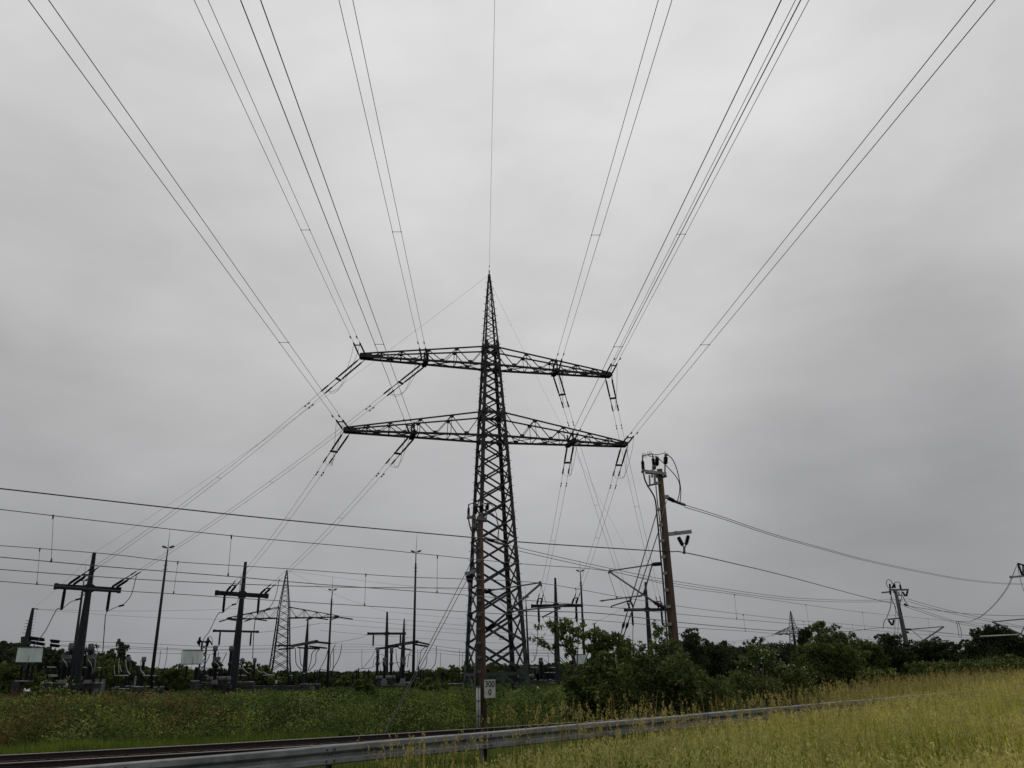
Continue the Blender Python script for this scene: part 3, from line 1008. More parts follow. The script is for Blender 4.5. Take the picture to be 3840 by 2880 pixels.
# guardrail: W-beam sections on posts
GD = Vector((1, gc[0], 0)).normalized()
GN = Vector((-GD.y, GD.x, 0))               # away from the eye
G0 = Vector((-3.26, guard_y(-3.26), 0))
ZG = -1.16
guard = thing('guardrail', 'grey galvanised steel guardrail with bolted beam sections running to the right into tall grass', 'guardrail', G0 + Vector((0, 0, -1.95)))
WB = [(.0, 0), (-.030, -.004), (-.078, -.014), (-.085, -.024), (-.085, -.094), (-.080, -.104), (-.016, -.142), (-.003, -.152), (-.002, -.184), (-.010, -.192), (-.078, -.206), (-.085, -.214), (-.085, -.282), (-.079, -.292), (-.030, -.308), (0, -.312)]
SEC = 3.29
for i in range(-4, 12):
    p, q = G0 + GD * (i * SEC - .16), G0 + GD * ((i + 1) * SEC + .02)
    m = MB()
    vs, fs = [], []
    nS = 6
    lip = .003 if i % 2 else 0
    for s in range(nS + 1):
        c = p.lerp(q, s / nS) - GN * (lip if s < nS else 0.004) + Vector((0, 0, ZG + .004 * math.sin((i * 6 + s) * .7)))
        for u, z in WB:
            vs.append(c + GN * (u) + Vector((0, 0, z)))
        for u, z in WB:
            vs.append(c + GN * (u + .006) + Vector((0, 0, z)))
    k = len(WB)
    for s in range(nS):
        b0, b1 = s * 2 * k, (s + 1) * 2 * k
        for j in range(k - 1):
            fs.append((b0 + j, b1 + j, b1 + j + 1, b0 + j + 1))
            fs.append((b0 + k + j, b0 + k + j + 1, b1 + k + j + 1, b1 + k + j))
        fs.append((b0, b0 + k, b1 + k, b1))
        fs.append((b0 + k - 1, b1 + k - 1, b1 + 2 * k - 1, b0 + 2 * k - 1))
    fs.append(tuple(range(k)) + tuple(range(2 * k - 1, k - 1, -1)))
    m.add(vs, fs, False)
    sec = m.build('beam_section', M['guard'], guard)
    bt = MB()
    j0 = G0 + GD * (i * SEC)
    for u in (-.0, .14):
        for z, w in ((-.068, -.087), (-.245, -.087)):
            c = j0 + GD * (u - .09) + GN * (w - .004) + Vector((0, 0, ZG + z))
            bt.rings([c - GN * .012, c + GN * .006], [.017, .019], 8).cut()
    for u in (-.04, .03, .09):
        c = j0 + GD * (u - .05) + GN * (-.006) + Vector((0, 0, ZG - .157))
        bt.rings([c - GN * .012, c + GN * .006], [.013, .015], 6).cut()
    c = j0 + GD * (SEC * .62) + GN * -.09 + Vector((0, 0, ZG - .245))
    bt.rings([c - GN * .012, c + GN * .006], [.013, .015], 6)
    bt.build_each('bolt', M['bolt'], sec)
    ps = MB()
    c = j0 + GN * .06 + GD * .03
    # sigma shaped post: web and two flanges
    zt, zb = ZG - .03, -2.6
    for a2, b2 in (((-.055, 0), (-.055, .10)), ((-.055, .10), (.055, .10)), ((.055, .10), (.055, 0))):
        A_, B_ = c + GD * a2[0] + GN * a2[1], c + GD * b2[0] + GN * b2[1]
        ps.plate([Vector((A_.x, A_.y, zb)), Vector((B_.x, B_.y, zb)), Vector((B_.x, B_.y, zt)), Vector((A_.x, A_.y, zt))], (B_ - A_).cross(Vector((0, 0, 1))), .006)
    ps.build('post', M['galv_dark'], guard)

# loose stones: ballast between the rails and pale chips under the guardrail


def stones(name, spots, smin, smax, mat, label, seed):
    rg = np.random.default_rng(seed)
    m = MB()
    base = [(1, 0, 0), (-1, 0, 0), (0, 1, 0), (0, -1, 0), (0, 0, 1), (0, 0, -1)]
    tri = [(0, 2, 4), (2, 1, 4), (1, 3, 4), (3, 0, 4), (2, 0, 5), (1, 2, 5), (3, 1, 5), (0, 3, 5)]
    for (x, y, z) in spots:
        s = rg.uniform(smin, smax)
        th = rg.uniform(0, 6.28)
        ca, sa = math.cos(th), math.sin(th)
        k = rg.uniform(.6, 1.2, 6)
        sc = rg.uniform(.55, 1.1, 3)
        vs = []
        for i, b in enumerate(base):
            a, c, d = b[0] * sc[0] * k[i], b[1] * sc[1] * k[i], b[2] * sc[2] * k[i] * .7
            vs.append((x + s * (a * ca - c * sa), y + s * (a * sa + c * ca), z + s * d))
        m.add(vs, tri)
    return m.build(name, M[mat], None, label, None, None, 'stuff')


rg = np.random.default_rng(11)
sp = []
for _ in range(4200):
    x = rg.uniform(-20, 8)
    n = Vector((-rail_s(x), 1, 0)).normalized()
    o = rg.uniform(-3.2, 1.1)
    p = Vector((x, rail_y(x), 0)) + n * o
    sp.append((p.x, p.y, -2.078 + min(0, o) * .058 + rg.uniform(-.01, .02)))
stones('ballast_stones', sp, .015, .04, 'ballast', 'grey brown ballast stones lying between and beside the rails', 12)
stones('pale_stones', sp[::9], .018, .040, 'stone', 'scattered pale stones lying between the railway rails', 14)
sp = []
for _ in range(7000):
    t = rg.uniform(-16, 4.2)
    o = rg.normal(-.15, .42)
    if t > -.2 and rg.random() < (t + .2) / 4.4 + .25:
        continue
    p = G0 + GD * t + GN * o
    sp.append((p.x, p.y, float(ground_z(p.x, p.y)) + rg.uniform(0, .03)))
stones('gravel_chips', sp, .016, .06, 'stone', 'pale gravel chips lying along the foot of the guardrail', 13)
# ================================================================ railway line poles with their fittings
def px_tube(m, c, pts, d, r, n=8, sm=True):
    """pts: (u, v[, dd]) in crop pixels, d base depth"""
    P = [X(c, p[0], p[1], d + (p[2] if len(p) > 2 else 0)) for p in pts]
    m.rings(smoothline(P, 5) if sm and len(P) > 2 else P, r, n)
    return P


def px_bar(m, c, p, q, d, w, h=None):
    m.bar(X(c, p[0], p[1], d + (p[2] if len(p) > 2 else 0)), X(c, q[0], q[1], d + (q[2] if len(q) > 2 else 0)), w * .7, (h or w) * .7)


def px_ins(m, c, p, q, d, r, sheds, core=.6):
    m.insul(X(c, p[0], p[1], d + (p[2] if len(p) > 2 else 0)), X(c, q[0], q[1], d + (q[2] if len(q) > 2 else 0)), r * .54, sheds, core)


def part(name, mat, root, fn):
    m = MB()
    fn(m)
    return m.build(name, M[mat], root)


# ---------------- big brown pole right of the pylon (pole 2)
D2 = 32.0
b2 = W(2541, 2560, D2)
t2 = W(2473.5, 1760, D2)
b2.z = -2.3
pole2 = thing('railway_pole', 'big rusty brown railway pole with switch gear on top, rising from the bush at right', 'railway pole', b2)
part('pole', 'railpole_light', pole2, lambda m: m.rings([b2, b2.lerp(t2, .3), b2.lerp(t2, .6), t2], [.215, .185, .15, .115], 16))


def top_frame(root, c, d, S, fr, mat='galv'):
    """S: dictionary of crop pixel features of the switch on a pole top"""
    def frame(m):
        for p, q, w, h in S['bars']:
            px_bar(m, c, p, q, d, w, h)
    part('switch_frame', mat, root, frame)
    for p, q, r, n in S['ins']:
        part('insulator', 'insulator', root, lambda m: px_ins(m, c, p, q, d, r, n, .62))
    hm = MB()
    for pts, r in S['horn']:
        px_tube(hm, c, pts, d, r * .8, 6, False)
        hm.cut()
    hm.build_each('switch_horn', M['galv_dark'], root)
    for pts, r in S['leads']:
        part('jumper_lead', 'cable', root, lambda m: px_tube(m, c, pts, d, r, 6))


S2_ = dict(
    bars=[((160, 360, -.2), (475, 402, -.15), .14, .16), ((165, 385, .25), (440, 400, .2), .12, .12), ((235, 360, .3), (330, 320, .3), .07, .07), ((430, 455, .1), (497, 432, .1), .10, .14),
          ((330, 440, .15), (430, 430, .15), .10, .2), ((478, 440), (478, 375), .1, .12), ((230, 420, -.25), (236, 575, -.25), .09, .09), ((305, 410, -.25), (313, 560, -.25), .10, .10),
          ((195, 592, -.25), (345, 553, -.1), .09, .10), ((470, 400), (472, 258), .08, .08), ((270, 460, .1), (270, 410, .1), .09, .09), ((395, 380, .1), (395, 335, .1), .16, .1)],
    ins=[((133, 345), (123, 200), .15, 6), ((302, 295), (285, 160), .15, 6), ((342, 275, .3), (348, 165, .3), .19, 5), ((478, 250), (484, 135), .19, 5)],
    horn=[([(123, 200), (122, 110)], .035), ([(285, 165), (278, 90)], .035), ([(120, 120), (180, 108), (275, 88)], .028), ([(128, 118), (113, 80)], .012), ([(150, 112), (133, 75)], .012), ([(172, 108), (155, 70)], .012),
          ([(205, 100), (203, 55)], .012), ([(232, 96), (230, 52)], .012), ([(258, 92), (250, 50)], .012), ([(140, 115), (138, 150)], .012), ([(160, 112), (158, 158)], .012), ([(182, 108), (180, 148)], .012), ([(228, 98), (226, 130)], .012), ([(250, 94), (246, 120)], .012),
          ([(335, 165, .3), (358, 140, .3)], .09), ([(470, 120), (512, 98)], .07), ([(470, 95), (474, 45)], .012), ([(325, 145, .3), (331, 95, .3)], .012), ([(115, 345), (150, 368)], .13), ([(275, 290), (330, 300)], .12)],
    leads=[([(505, 97), (590, 180), (655, 330), (697, 510), (718, 680), (705, 845)], .020), ([(360, 150, .2), (520, 305, .1), (640, 440), (697, 560), (695, 700), (662, 835)], .020), ([(490, 90), (450, 82), (380, 100), (280, 105)], .015), ([(340, 140, .2), (290, 135), (240, 130), (205, 112)], .015)])
top_frame(pole2, 'Q2', D2, S2_, None)


def p2_cable(m):
    P = [X('Q2', u, v, D2 - .25) for u, v in ((138, 390), (158, 490), (205, 590), (268, 690), (312, 780), (333, 900), (347, 1050), (367, 1250), (400, 1640))]
    P += [X('Q6', u, v, D2 - .25) for u, v in ((1190, 350), (1235, 900), (1290, 1640))] + [X('E', 1330, 880, D2 - .25)]
    m.rings(smoothline(P, 5), .032, 6)
    P2 = [X('Q2', u, v, D2 - .1) for u, v in ((310, 350), (322, 480), (345, 760), (385, 1100), (425, 1500))] + [X('Q6', u, v, D2 - .1) for u, v in ((1235, 400), (1270, 950), (1325, 1640))]
    m.rings(smoothline(P2, 5), .022, 6)


part('supply_cable', 'cable', pole2, p2_cable)


def clamps(m, c, lst, d, s=1.0):
    for u, v in lst:
        m.bar(X(c, u - 40 * s, v, d - .22), X(c, u + 20 * s, v, d - .1), .045, .05)
        m.box(X(c, u + 8 * s, v, d - .2), .13, .12, .11)
        m.box(X(c, u - 32 * s, v, d - .25), .05, .07, .09)
        m.cut()


cl = MB()
clamps(cl, 'Q2', [(370, 955), (402, 1200), (425, 1445), (350, 547)], D2)
clamps(cl, 'Q6', [(1205, 40), (1232, 340), (1260, 645), (1300, 950), (1318, 1270)], D2)
cl.build_each('cable_clamp', M['galv'], pole2)
part('anchor_bracket', 'galv', pole2, lambda m: px_bar(m, 'Q2', (450, 765), (525, 758), D2, .24, .2))
part('insulator', 'insulator', pole2, lambda m: px_ins(m, 'Q2', (515, 775), (615, 825, .3), D2, .16, 4, .7))
part('tension_clamp', 'galv_dark', pole2, lambda m: px_tube(m, 'Q2', [(610, 825, .3), (700, 858, .5), (780, 885, .8)], D2, .06, 6, False))
part('stay_chain', 'galv', pole2, lambda m: px_tube(m, 'Q2', [(508, 805, -.1), (470, 900, -.2), (440, 1010, -.22), (395, 1180, -.22)], D2, .014, 5, False))
part('bracket_arm', 'galv', pole2, lambda m: (px_bar(m, 'Q2', (425, 1352), (882, 1300), D2, .16, .2), px_bar(m, 'Q2', (620, 1312), (700, 1318), D2, .2, .14)))
part('insulator', 'insulator', pole2, lambda m: px_ins(m, 'Q2', (678, 1385), (748, 1515), D2, .17, 5, .75))
part('insulator', 'insulator', pole2, lambda m: px_ins(m, 'Q2', (836, 1360), (798, 1505), D2, .17, 7, .55))
part('wire_clamp', 'galv_dark', pole2, lambda m: (px_tube(m, 'Q2', [(748, 1515), (775, 1570)], D2, .03, 5, False), px_tube(m, 'Q2', [(798, 1505), (772, 1570)], D2, .03, 5, False), px_tube(m, 'Q2', [(772, 1560), (770, 1640)], D2, .05, 6, False), px_tube(m, 'Q2', [(750, 1635), (792, 1635)], D2, .035, 6, False)))

dq = lambda u: .2 + (1225 - u) / 995 * 2.4


def cant2(root):
    c, d = 'Q6', D2
    part('insulator', 'insulator', root, lambda m: px_ins(m, c, (1165, 165, .15), (1015, 178, dq(1015)), d, .155, 4, .8))
    part('insulator', 'insulator', root, lambda m: px_ins(m, c, (1235, 975, .15), (1045, 872, dq(1045)), d, .155, 5, .75))

    def tubes(m):
        px_tube(m, c, [(1015, 180, dq(1015)), (230, 296, dq(230))], d, .03, 6)
        px_tube(m, c, [(1050, 875, dq(1050)), (225, 312, dq(225))], d, .042, 8)
        px_tube(m, c, [(1000, 190, dq(1000)), (848, 735, dq(848))], d, .028, 6)
        px_tube(m, c, [(885, 600, dq(885)), (845, 735, dq(845))], d, .05, 6)
        px_tube(m, c, [(820, 748, dq(820)), (50, 846, dq(50))], d, .03, 6)
        px_bar(m, c, (815, 745, dq(815)), (760, 765, dq(760)), d, .09)
        px_tube(m, c, [(612, 775, dq(612)), (608, 835, dq(608))], d, .05, 6)
        px_tube(m, c, [(612, 830, dq(612)), (258, 942, dq(258))], d, .028, 6)
        px_tube(m, c, [(258, 942, dq(258)), (255, 972, dq(255))], d, .03, 6)
        px_bar(m, c, (235, 270, dq(225)), (205, 345, dq(205)), d, .09)
        px_tube(m, c, [(205, 340, dq(205)), (355, 795, dq(355))], d, .010, 5)
        px_tube(m, c, [(355, 770, dq(355)), (355, 812, dq(355))], d, .04, 6)
        px_tube(m, c, [(98, 825, dq(98)), (98, 862, dq(98))], d, .03, 6)
        px_bar(m, c, (1030, 845, dq(1030)), (1045, 880, dq(1045)), d, .1)
    part('cantilever_tube', 'galv_dark', root, tubes)


cant2(pole2)

# ---------------- pole with the km sign (pole 1)
D1 = 37.5
t1, b1 = W(1801, 1930, D1), W(1812, 2735, D1)
b1.z = -2.56
pole1 = thing('railway_pole', 'brown railway pole with white kilometre sign standing in front of the big pylon', 'railway pole', b1)
part('pole', 'railpole', pole1, lambda m: m.rings([b1, b1.lerp(t1, .28), b1.lerp(t1, .3), b1.lerp(t1, .6), t1], [.165, .16, .172, .15, .12], 16))
S1_ = dict(
    bars=[((150, 368, -.2), (300, 378, -.2), .13, .16), ((310, 380, -.3), (480, 400, -.25), .14, .22), ((320, 430), (485, 435), .12, .14), ((215, 350, .2), (320, 300, .2), .06, .06), ((240, 400, -.2), (246, 540, -.2), .12, .1), ((290, 400, -.2), (292, 540, -.2), .10, .1),
          ((210, 550, -.2), (345, 530, -.1), .1, .1), ((475, 405), (485, 255), .08, .08), ((370, 380), (378, 290), .22, .14)],
    ins=[((168, 350), (173, 205), .14, 6), ((296, 295, .2), (304, 175, .2), .17, 5), ((380, 265, .2), (395, 160, .2), .2, 5), ((488, 245), (498, 155), .2, 5)],
    horn=[([(173, 205), (172, 140)], .04), ([(170, 148), (240, 125), (275, 108)], .03), ([(150, 355), (190, 365)], .16), ([(300, 175), (310, 150)], .06), ([(340, 200, .2), (420, 130, .2)], .07), ([(490, 150), (535, 115)], .09), ([(270, 110), (330, 150)], .03), ([(440, 130), (520, 135)], .05), ([(400, 140), (380, 100)], .014), ([(500, 130), (495, 90)], .014)],
    leads=[([(530, 135), (585, 180), (640, 270), (670, 400), (690, 560), (692, 800)], .016), ([(440, 160, .2), (540, 260, .1), (640, 380), (685, 560), (675, 680), (660, 790)], .016)])
top_frame(pole1, 'Q1', D1, S1_, None, 'galv_dark')


def p1_cable(m):
    P = [X('Q1', u, v, D1 - .22) for u, v in ((172, 395), (185, 480), (210, 570), (262, 690), (305, 800), (312, 900), (312, 1130), (320, 1640))] + [X('D', 154, 900, D1 - .22), X('D', 150, 1335, D1 - .22)]
    m.rings(smoothline(P, 5), .032, 6)
    P = [X('Q1', u, v, D1 - .18) for u, v in ((300, 400), (330, 700), (335, 1130), (342, 1640))] + [X('D', 163, 900, D1 - .18), X('D', 160, 1335, D1 - .18)]
    m.rings(smoothline(P, 5), .03, 6)


part('supply_cable', 'cable', pole1, p1_cable)
part('cable_conduit', 'conduit', pole1, lambda m: (px_tube(m, 'Q3', [(436, 675), (437, 1450)], D1 - .25, .045, 8), px_tube(m, 'Q3', [(479, 675), (480, 1450)], D1 - .25, .045, 8)))
cl = MB()
for u in (436, 479):
    for v in (918, 1192, 660):
        cl.box(X('Q3', u, v, D1 - .25), .11, .11, .05).cut()
clamps(cl, 'Q1', [(350, 905), (350, 1130), (350, 1360), (355, 1585)], D1, .7)
clamps(cl, 'D', [(168, 695), (168, 780), (168, 875), (168, 965), (168, 1055), (168, 1150), (168, 1242)], D1, .28)
cl.build_each('cable_clamp', M['galv_dark'], pole1)
part('insulator', 'insulator', pole1, lambda m: px_ins(m, 'Q1', (495, 745), (600, 778, .3), D1, .16, 4, .75))
part('anchor_bracket', 'galv_dark', pole1, lambda m: (px_bar(m, 'Q1', (440, 725), (500, 740), D1, .18), px_tube(m, 'Q1', [(600, 780, .3), (690, 815, .5), (780, 830, .7)], D1, .06, 6, False)))
part('bracket_arm', 'galv', pole1, lambda m: (px_bar(m, 'Q1', (105, 1345), (350, 1288), D1, .16, .2)))
part('insulator', 'insulator', pole1, lambda m: px_ins(m, 'Q1', (150, 1370), (185, 1490), D1, .2, 5, .75))
part('insulator', 'insulator', pole1, lambda m: px_ins(m, 'Q1', (238, 1360), (195, 1490), D1, .2, 5, .75))
part('wire_clamp', 'galv_dark', pole1, lambda m: px_tube(m, 'Q1', [(190, 1480), (190, 1640)], D1, .07, 6))
dd = lambda u: -.15 - (u - 210) / 350 * 2.4


def cant1(root):
    c, d = 'D', D1
    part('insulator', 'insulator', root, lambda m: px_ins(m, c, (208, 727, -.1), (243, 715, dd(243)), d, .17, 4, .8))
    part('insulator', 'insulator', root, lambda m: px_ins(m, c, (215, 968, -.1), (266, 930, dd(266)), d, .16, 5, .75))

    def tubes(m):
        px_tube(m, c, [(240, 716, dd(240)), (568, 664, dd(568))], d, .035, 6)
        px_tube(m, c, [(262, 932, dd(262)), (566, 672, dd(566))], d, .05, 8)
        px_tube(m, c, [(245, 722, dd(245)), (355, 848, dd(355))], d, .012, 5)
        px_tube(m, c, [(370, 852, dd(370)), (718, 815, dd(718))], d, .035, 6)
        px_bar(m, c, (560, 655, dd(565)), (572, 690, dd(565)), d, .12)
        px_tube(m, c, [(582, 886, dd(582)), (690, 832, dd(690))], d, .03, 6)
        px_tube(m, c, [(582, 886, dd(582)), (580, 895, dd(580))], d, .035, 6)
        px_tube(m, c, [(690, 812, dd(690)), (688, 838, dd(688))], d, .045, 6)
        px_tube(m, c, [(568, 690, dd(568)), (608, 822, dd(608))], d, .012, 5)
        px_bar(m, c, (360, 840, dd(365)), (390, 855, dd(385)), d, .12)
    part('cantilever_tube', 'galv_dark', root, tubes)


cant1(pole1)
# the white kilometre board
sc = X('Q3', 668, 695, D1 - .35)
sw, sh = 185 / 4.88 * D1 / FPX * 1.03, 282 / 4.88 * D1 / FPX * 1.03
bd = MB()
bd.box(sc, sw, .02, sh)
board = bd.build('kilometre_board', M['white'], pole1)
tag(board, 'white board reading 300 over 0')
rim = MB()
for s in (-1, 1):
    rim.box(sc + Vector((s * (sw / 2 + .008), 0, 0)), .016, .03, sh + .03)
    rim.box(sc + Vector((0, 0, s * (sh / 2 + .008))), sw, .03, .016)
rim.bar(sc + Vector((-sw * .45, .03, -sh * .53)), b1.lerp(t1, .2) + Vector((0, -.1, .12)), .05)
rim.build('board_frame', M['bolt'], board)
for txt, dz, size in (('300', .235, .47), ('0', -.20, .47)):
    cu = bpy.data.curves.new('digits', 'FONT')
    cu.body = txt
    cu.size = size * sh / .62 * .62
    cu.align_x = 'CENTER'
    cu.align_y = 'CENTER'
    cu.extrude = .002
    cu.offset = .006
    tmp = bpy.data.objects.new('digits', cu)
    me = bpy.data.meshes.new_from_object(tmp)
    bpy.data.objects.remove(tmp)
    for v in me.vertices:
        v.co = (v.co.x * .80, -v.co.z, v.co.y)
    o = link_mesh('digits', me, M['black'], board)
    o.location = sc + Vector((0, -.016, dz * sh)) - wloc(board)
part('white_peg', 'white', pole1, lambda m: px_tube(m, 'Q3', [(604, 855, -.2), (604, 905, -.2)], D1, .035, 8))

# ---------------- grey leaning pole far right (pole 3)
D3 = 82.0
t3, b3 = X('Q4', 382, 372, D3), X('Q4', 645, 1659, D3)
b3 = b3 + (b3 - t3) * .12
pole3 = thing('railway_pole', 'slender grey leaning railway pole above the yellow grass at the far right', 'railway pole', b3)
part('pole', 'greypole', pole3, lambda m: m.rings([b3, b3.lerp(t3, .3), b3.lerp(t3, .6), t3], [.27, .24, .2, .15], 12))


def p3(m):
    px_bar(m, 'Q4', (265, 352), (622, 348), D3, .22, .24)
    px_bar(m, 'Q4', (130, 403), (300, 385, .3), D3, .16, .2)
    px_bar(m, 'Q4', (235, 893), (445, 870), D3, .16, .2)
    px_bar(m, 'Q4', (440, 380), (450, 455), D3, .14)
    px_bar(m, 'Q4', (400, 540), (470, 545), D3, .14)
    px_bar(m, 'Q4', (425, 455), (490, 452), D3, .12)
    px_tube(m, 'Q4', [(385, 380), (350, 380)], D3, .2, 6)


part('crossarm', 'galv_dark', pole3, p3)
for a, b_ in (((512, 390), (562, 468)), ((604, 370), (578, 468)), ((255, 910), (318, 1000)), ((352, 900), (330, 1000)), ((275, 240), (285, 330)), ((285, 370), (290, 440)), ((568, 1076), (668, 1076)), ((570, 1120), (622, 1130)), ((362, 240), (320, 320)), ((355, 240), (375, 320)), ((462, 260), (480, 335)), ((655, 1440), (720, 1395))):
    part('insulator', 'insulator', pole3, lambda m: px_ins(m, 'Q4', a, b_, D3, .20, 4, .75))


def p3c(m):
    px_tube(m, 'Q4', [(680, 1070), (1265, 1022)], D3, .05, 6)
    px_tube(m, 'Q4', [(715, 1398), (1265, 1025)], D3, .08, 6)
    px_tube(m, 'Q4', [(890, 1300), (1366, 1275)], D3, .05, 6)
    px_tube(m, 'Q4', [(1160, 1305), (1330, 1328)], D3, .05, 6)
    px_tube(m, 'Q4', [(670, 1080), (895, 1275)], D3, .03, 5)


part('cantilever_tube', 'galv_dark', pole3, p3c)


def p3l(m):
    for pts in ([(285, 330), (240, 300), (212, 230), (225, 185), (255, 165), (300, 185), (325, 235), (345, 240)], [(350, 240), (370, 215), (410, 210), (452, 212), (470, 260)], [(300, 440), (298, 560), (285, 680), (225, 850), (175, 930), (152, 1060)], [(300, 440), (320, 540), (365, 640), (385, 720), (430, 820)], [(500, 360), (490, 500), (465, 600), (475, 700), (500, 790)], [(505, 440), (560, 560), (620, 640)]):
        px_tube(m, 'Q4', pts, D3 - .2, .035, 5)


part('jumper_lead', 'cable', pole3, p3l)

# ---------------- pole standing just beyond the right edge: only its arms reach into the picture
D4 = 60.0
p4b = W(3935, 2560, D4)
p4b.z = -2.2
p4t = W(3905, 2090, D4)
pole4 = thing('railway_pole', 'railway pole at the right edge with bracket arm and switch reaching into view', 'railway pole', p4b)
part('pole', 'greypole', pole4, lambda m: m.rings([p4b, p4t], [.25, .14], 12))
part('bracket_arm', 'galv', pole4, lambda m: (px_bar(m, 'Q5', (942, 352), (1440, 305), D4, .14, .2), px_bar(m, 'Q5', (942, 348), (975, 350), D4, .2, .26)))


def p4i(m):
    px_ins(m, 'Q5', (1072, 150), (1125, 300), D4, .16, 5, .7)
    px_ins(m, 'Q5', (1145, 160), (1150, 285), D4, .13, 5, .7)
    px_tube(m, 'Q5', [(1060, 135), (1110, 150), (1165, 165)], D4, .06, 6)
    px_tube(m, 'Q5', [(1125, 300), (1165, 318)], D4, .1, 6)


part('insulator', 'insulator', pole4, p4i)
part('cantilever_tube', 'galv_dark', pole4, lambda m: (px_tube(m, 'Q5', [(665, 1045), (1161, 1000), (1480, 980)], D4, .045, 6), px_tube(m, 'Q5', [(665, 1045), (1110, 1235), (1480, 1400)], D4, .065, 6), px_tube(m, 'Q5', [(1110, 1240), (1190, 1070), (1240, 990)], D4, .04, 6)))
part('steady_tube', 'conduit', pole4, lambda m: px_tube(m, 'Q5', [(478, 1273), (1115, 1240)], D4, .05, 8))
part('bracket_rod', 'galv_dark', pole4, lambda m: (px_tube(m, 'Q5', [(1060, 135), (985, 330)], D4, .025, 5), px_tube(m, 'Q5', [(1060, 135), (1090, 330), (1161, 570)], D4, .02, 5)))

# ---------------- guy ropes
guy = thing('guy_rope', 'pair of guy ropes running from the brown pole with km sign down to the track', 'guy rope', Wz(1439, 2751, -2.2), 'guy ropes of the railway poles')
part('rope', 'wire_grey', guy, lambda m: m.rings([X('Q1', 300, 900, D1 + .1), X('C', 1050, 240, D1), Wz(1437, 2756, -2.15)], .016, 5))
part('rope', 'wire_grey', guy, lambda m: m.rings([X('Q1', 300, 1130, D1 + .1), X('C', 1035, 335, D1), Wz(1441, 2756, -2.15)], .016, 5))
e1 = X('E', 830, 830, 30.5)
guy = thing('guy_rope', 'pair of dark guy ropes from the big brown pole down into the bush', 'guy rope', e1, 'guy ropes of the railway poles')
for a, b_, c_ in (((2462, 1924), (2338, 2344), (2300, 2475)), ((2472, 1986), (2352, 2344), (2308, 2480))):
    part('rope', 'cable', guy, lambda m: m.rings([W(*a, D2), W(*b_, 30.3), W(*c_, 29.9)], .021, 6))
    part('insulator', 'insulator', guy, lambda m: m.rings([W(*b_, 30.3).lerp(W(*a, D2), .025), W(*b_, 30.3), W(*b_, 30.3).lerp(W(*c_, 29.9), .1)], [.03, .06, .03], 6))
guy = thing('guy_rope', 'thin guy ropes of the grey leaning pole at the far right', 'guy rope', X('Q4', 360, 1659, D3), 'guy ropes of the railway poles')
for a, b_ in (((387, 640), (340, 1800)), ((437, 900), (375, 1800)), ((492, 1170), (470, 1800)), ((555, 1440), (530, 1800))):
    part('rope', 'wire_grey', guy, lambda m: m.rings([X('Q4', *a, D3 - .2), X('Q4', *b_, D3 - 2)], .026, 5))

# ---------------- overhead contact lines along the railway
DT1 = [(-600, 19.5), (0, 22.4), (1000, 25.5), (2285, 34.4), (2900, 52), (3300, 72), (3840, 95), (4300, 115)]
DT2 = [(-600, 25), (0, 28), (1000, 31), (2029, 35.1), (2900, 58), (3300, 80), (3840, 105), (4300, 125)]
DTF = [(-600, 21), (0, 24), (1838, 30.5), (2566, 32), (2951, 46), (3298, 66), (3840, 90), (4300, 110)]


def track_line(pts, tab, n=6):
    P = [W(x, y, lerp_table(tab, x)) for x, y in pts]
    return smoothline(P, n)


def catenary(label, mess, cont, drops, tab, rm=.013, rc=.013):
    root = thing('contact_line', label, 'contact line', W(*mess[0], lerp_table(tab, mess[0][0])), 'overhead contact lines of the railway')
    wire_mesh(track_line(mess, tab), rm).build('messenger_wire', M['copper'], root)
    wire_mesh(track_line(cont, tab), rc).build('contact_wire', M['copper'], root)
    for a, b_ in drops:
        m = MB()
        d = lerp_table(tab, a[0])
        P, Q = W(*a, d), W(*b_, d)
        m.rings([P, Q], .007, 4)
        m.rings([P + Vector((0, 0, .03)), P - Vector((0, 0, .1))], [.03, .02], 5)
        m.rings([Q + Vector((0, 0, .1)), Q - Vector((0, 0, .02))], [.02, .03], 5)
        m.build('dropper', M['wire'], root)
    return root


catenary('upper contact line with droppers, crossing left sky and held by the big brown pole',
         [(-420, 1858), (0, 1910), (400, 1957), (868, 2009), (1400, 2058), (1757, 2095), (2000, 2118), (2285, 2142), (2540, 2200), (2754, 2229), (3022, 2268), (3234, 2296), (3500, 2322), (3840, 2352), (4200, 2380)],
         [(-420, 2053), (0, 2089), (400, 2125), (855, 2161), (1200, 2191), (1639, 2223), (2000, 2253), (2290, 2277), (2540, 2302), (2762, 2322), (3033, 2344), (3243, 2362), (3500, 2382), (3840, 2408), (4200, 2430)],
         [((868, 2009.5), (855, 2160)), ((1640, 2085), (1639, 2223)), ((200, 1934), (192, 2106)), ((2754, 2229), (2763, 2321)), ((3022, 2268), (3033, 2344)), ((3234, 2296), (3243, 2361)), ((3480, 2320), (3487, 2380))], DT1)
catenary('lower contact line with droppers, held by the brown pole with the km sign',
         [(-420, 2017), (0, 2046), (400, 2077), (667, 2107), (1050, 2131), (1372, 2154), (1534, 2164), (1757, 2172), (2029, 2187), (2323, 2238), (2537, 2272), (2787, 2304), (3012, 2329), (3197, 2343), (3500, 2371), (3840, 2400), (4200, 2430)],
         [(-420, 2150), (0, 2180), (400, 2212), (651, 2227), (1000, 2250), (1367, 2272), (1740, 2294), (2100, 2316), (2400, 2340), (2540, 2352), (2795, 2367), (3014, 2385), (3206, 2395), (3500, 2415), (3840, 2436), (4200, 2455)],
         [((667, 2107), (651, 2226)), ((1372, 2154), (1367, 2271)), ((2787, 2304), (2795, 2367)), ((3012, 2329), (3015, 2385)), ((3197, 2343), (3206, 2394)), ((150, 2058), (138, 2191)), ((2159, 2206), (2158, 2318))], DT2)
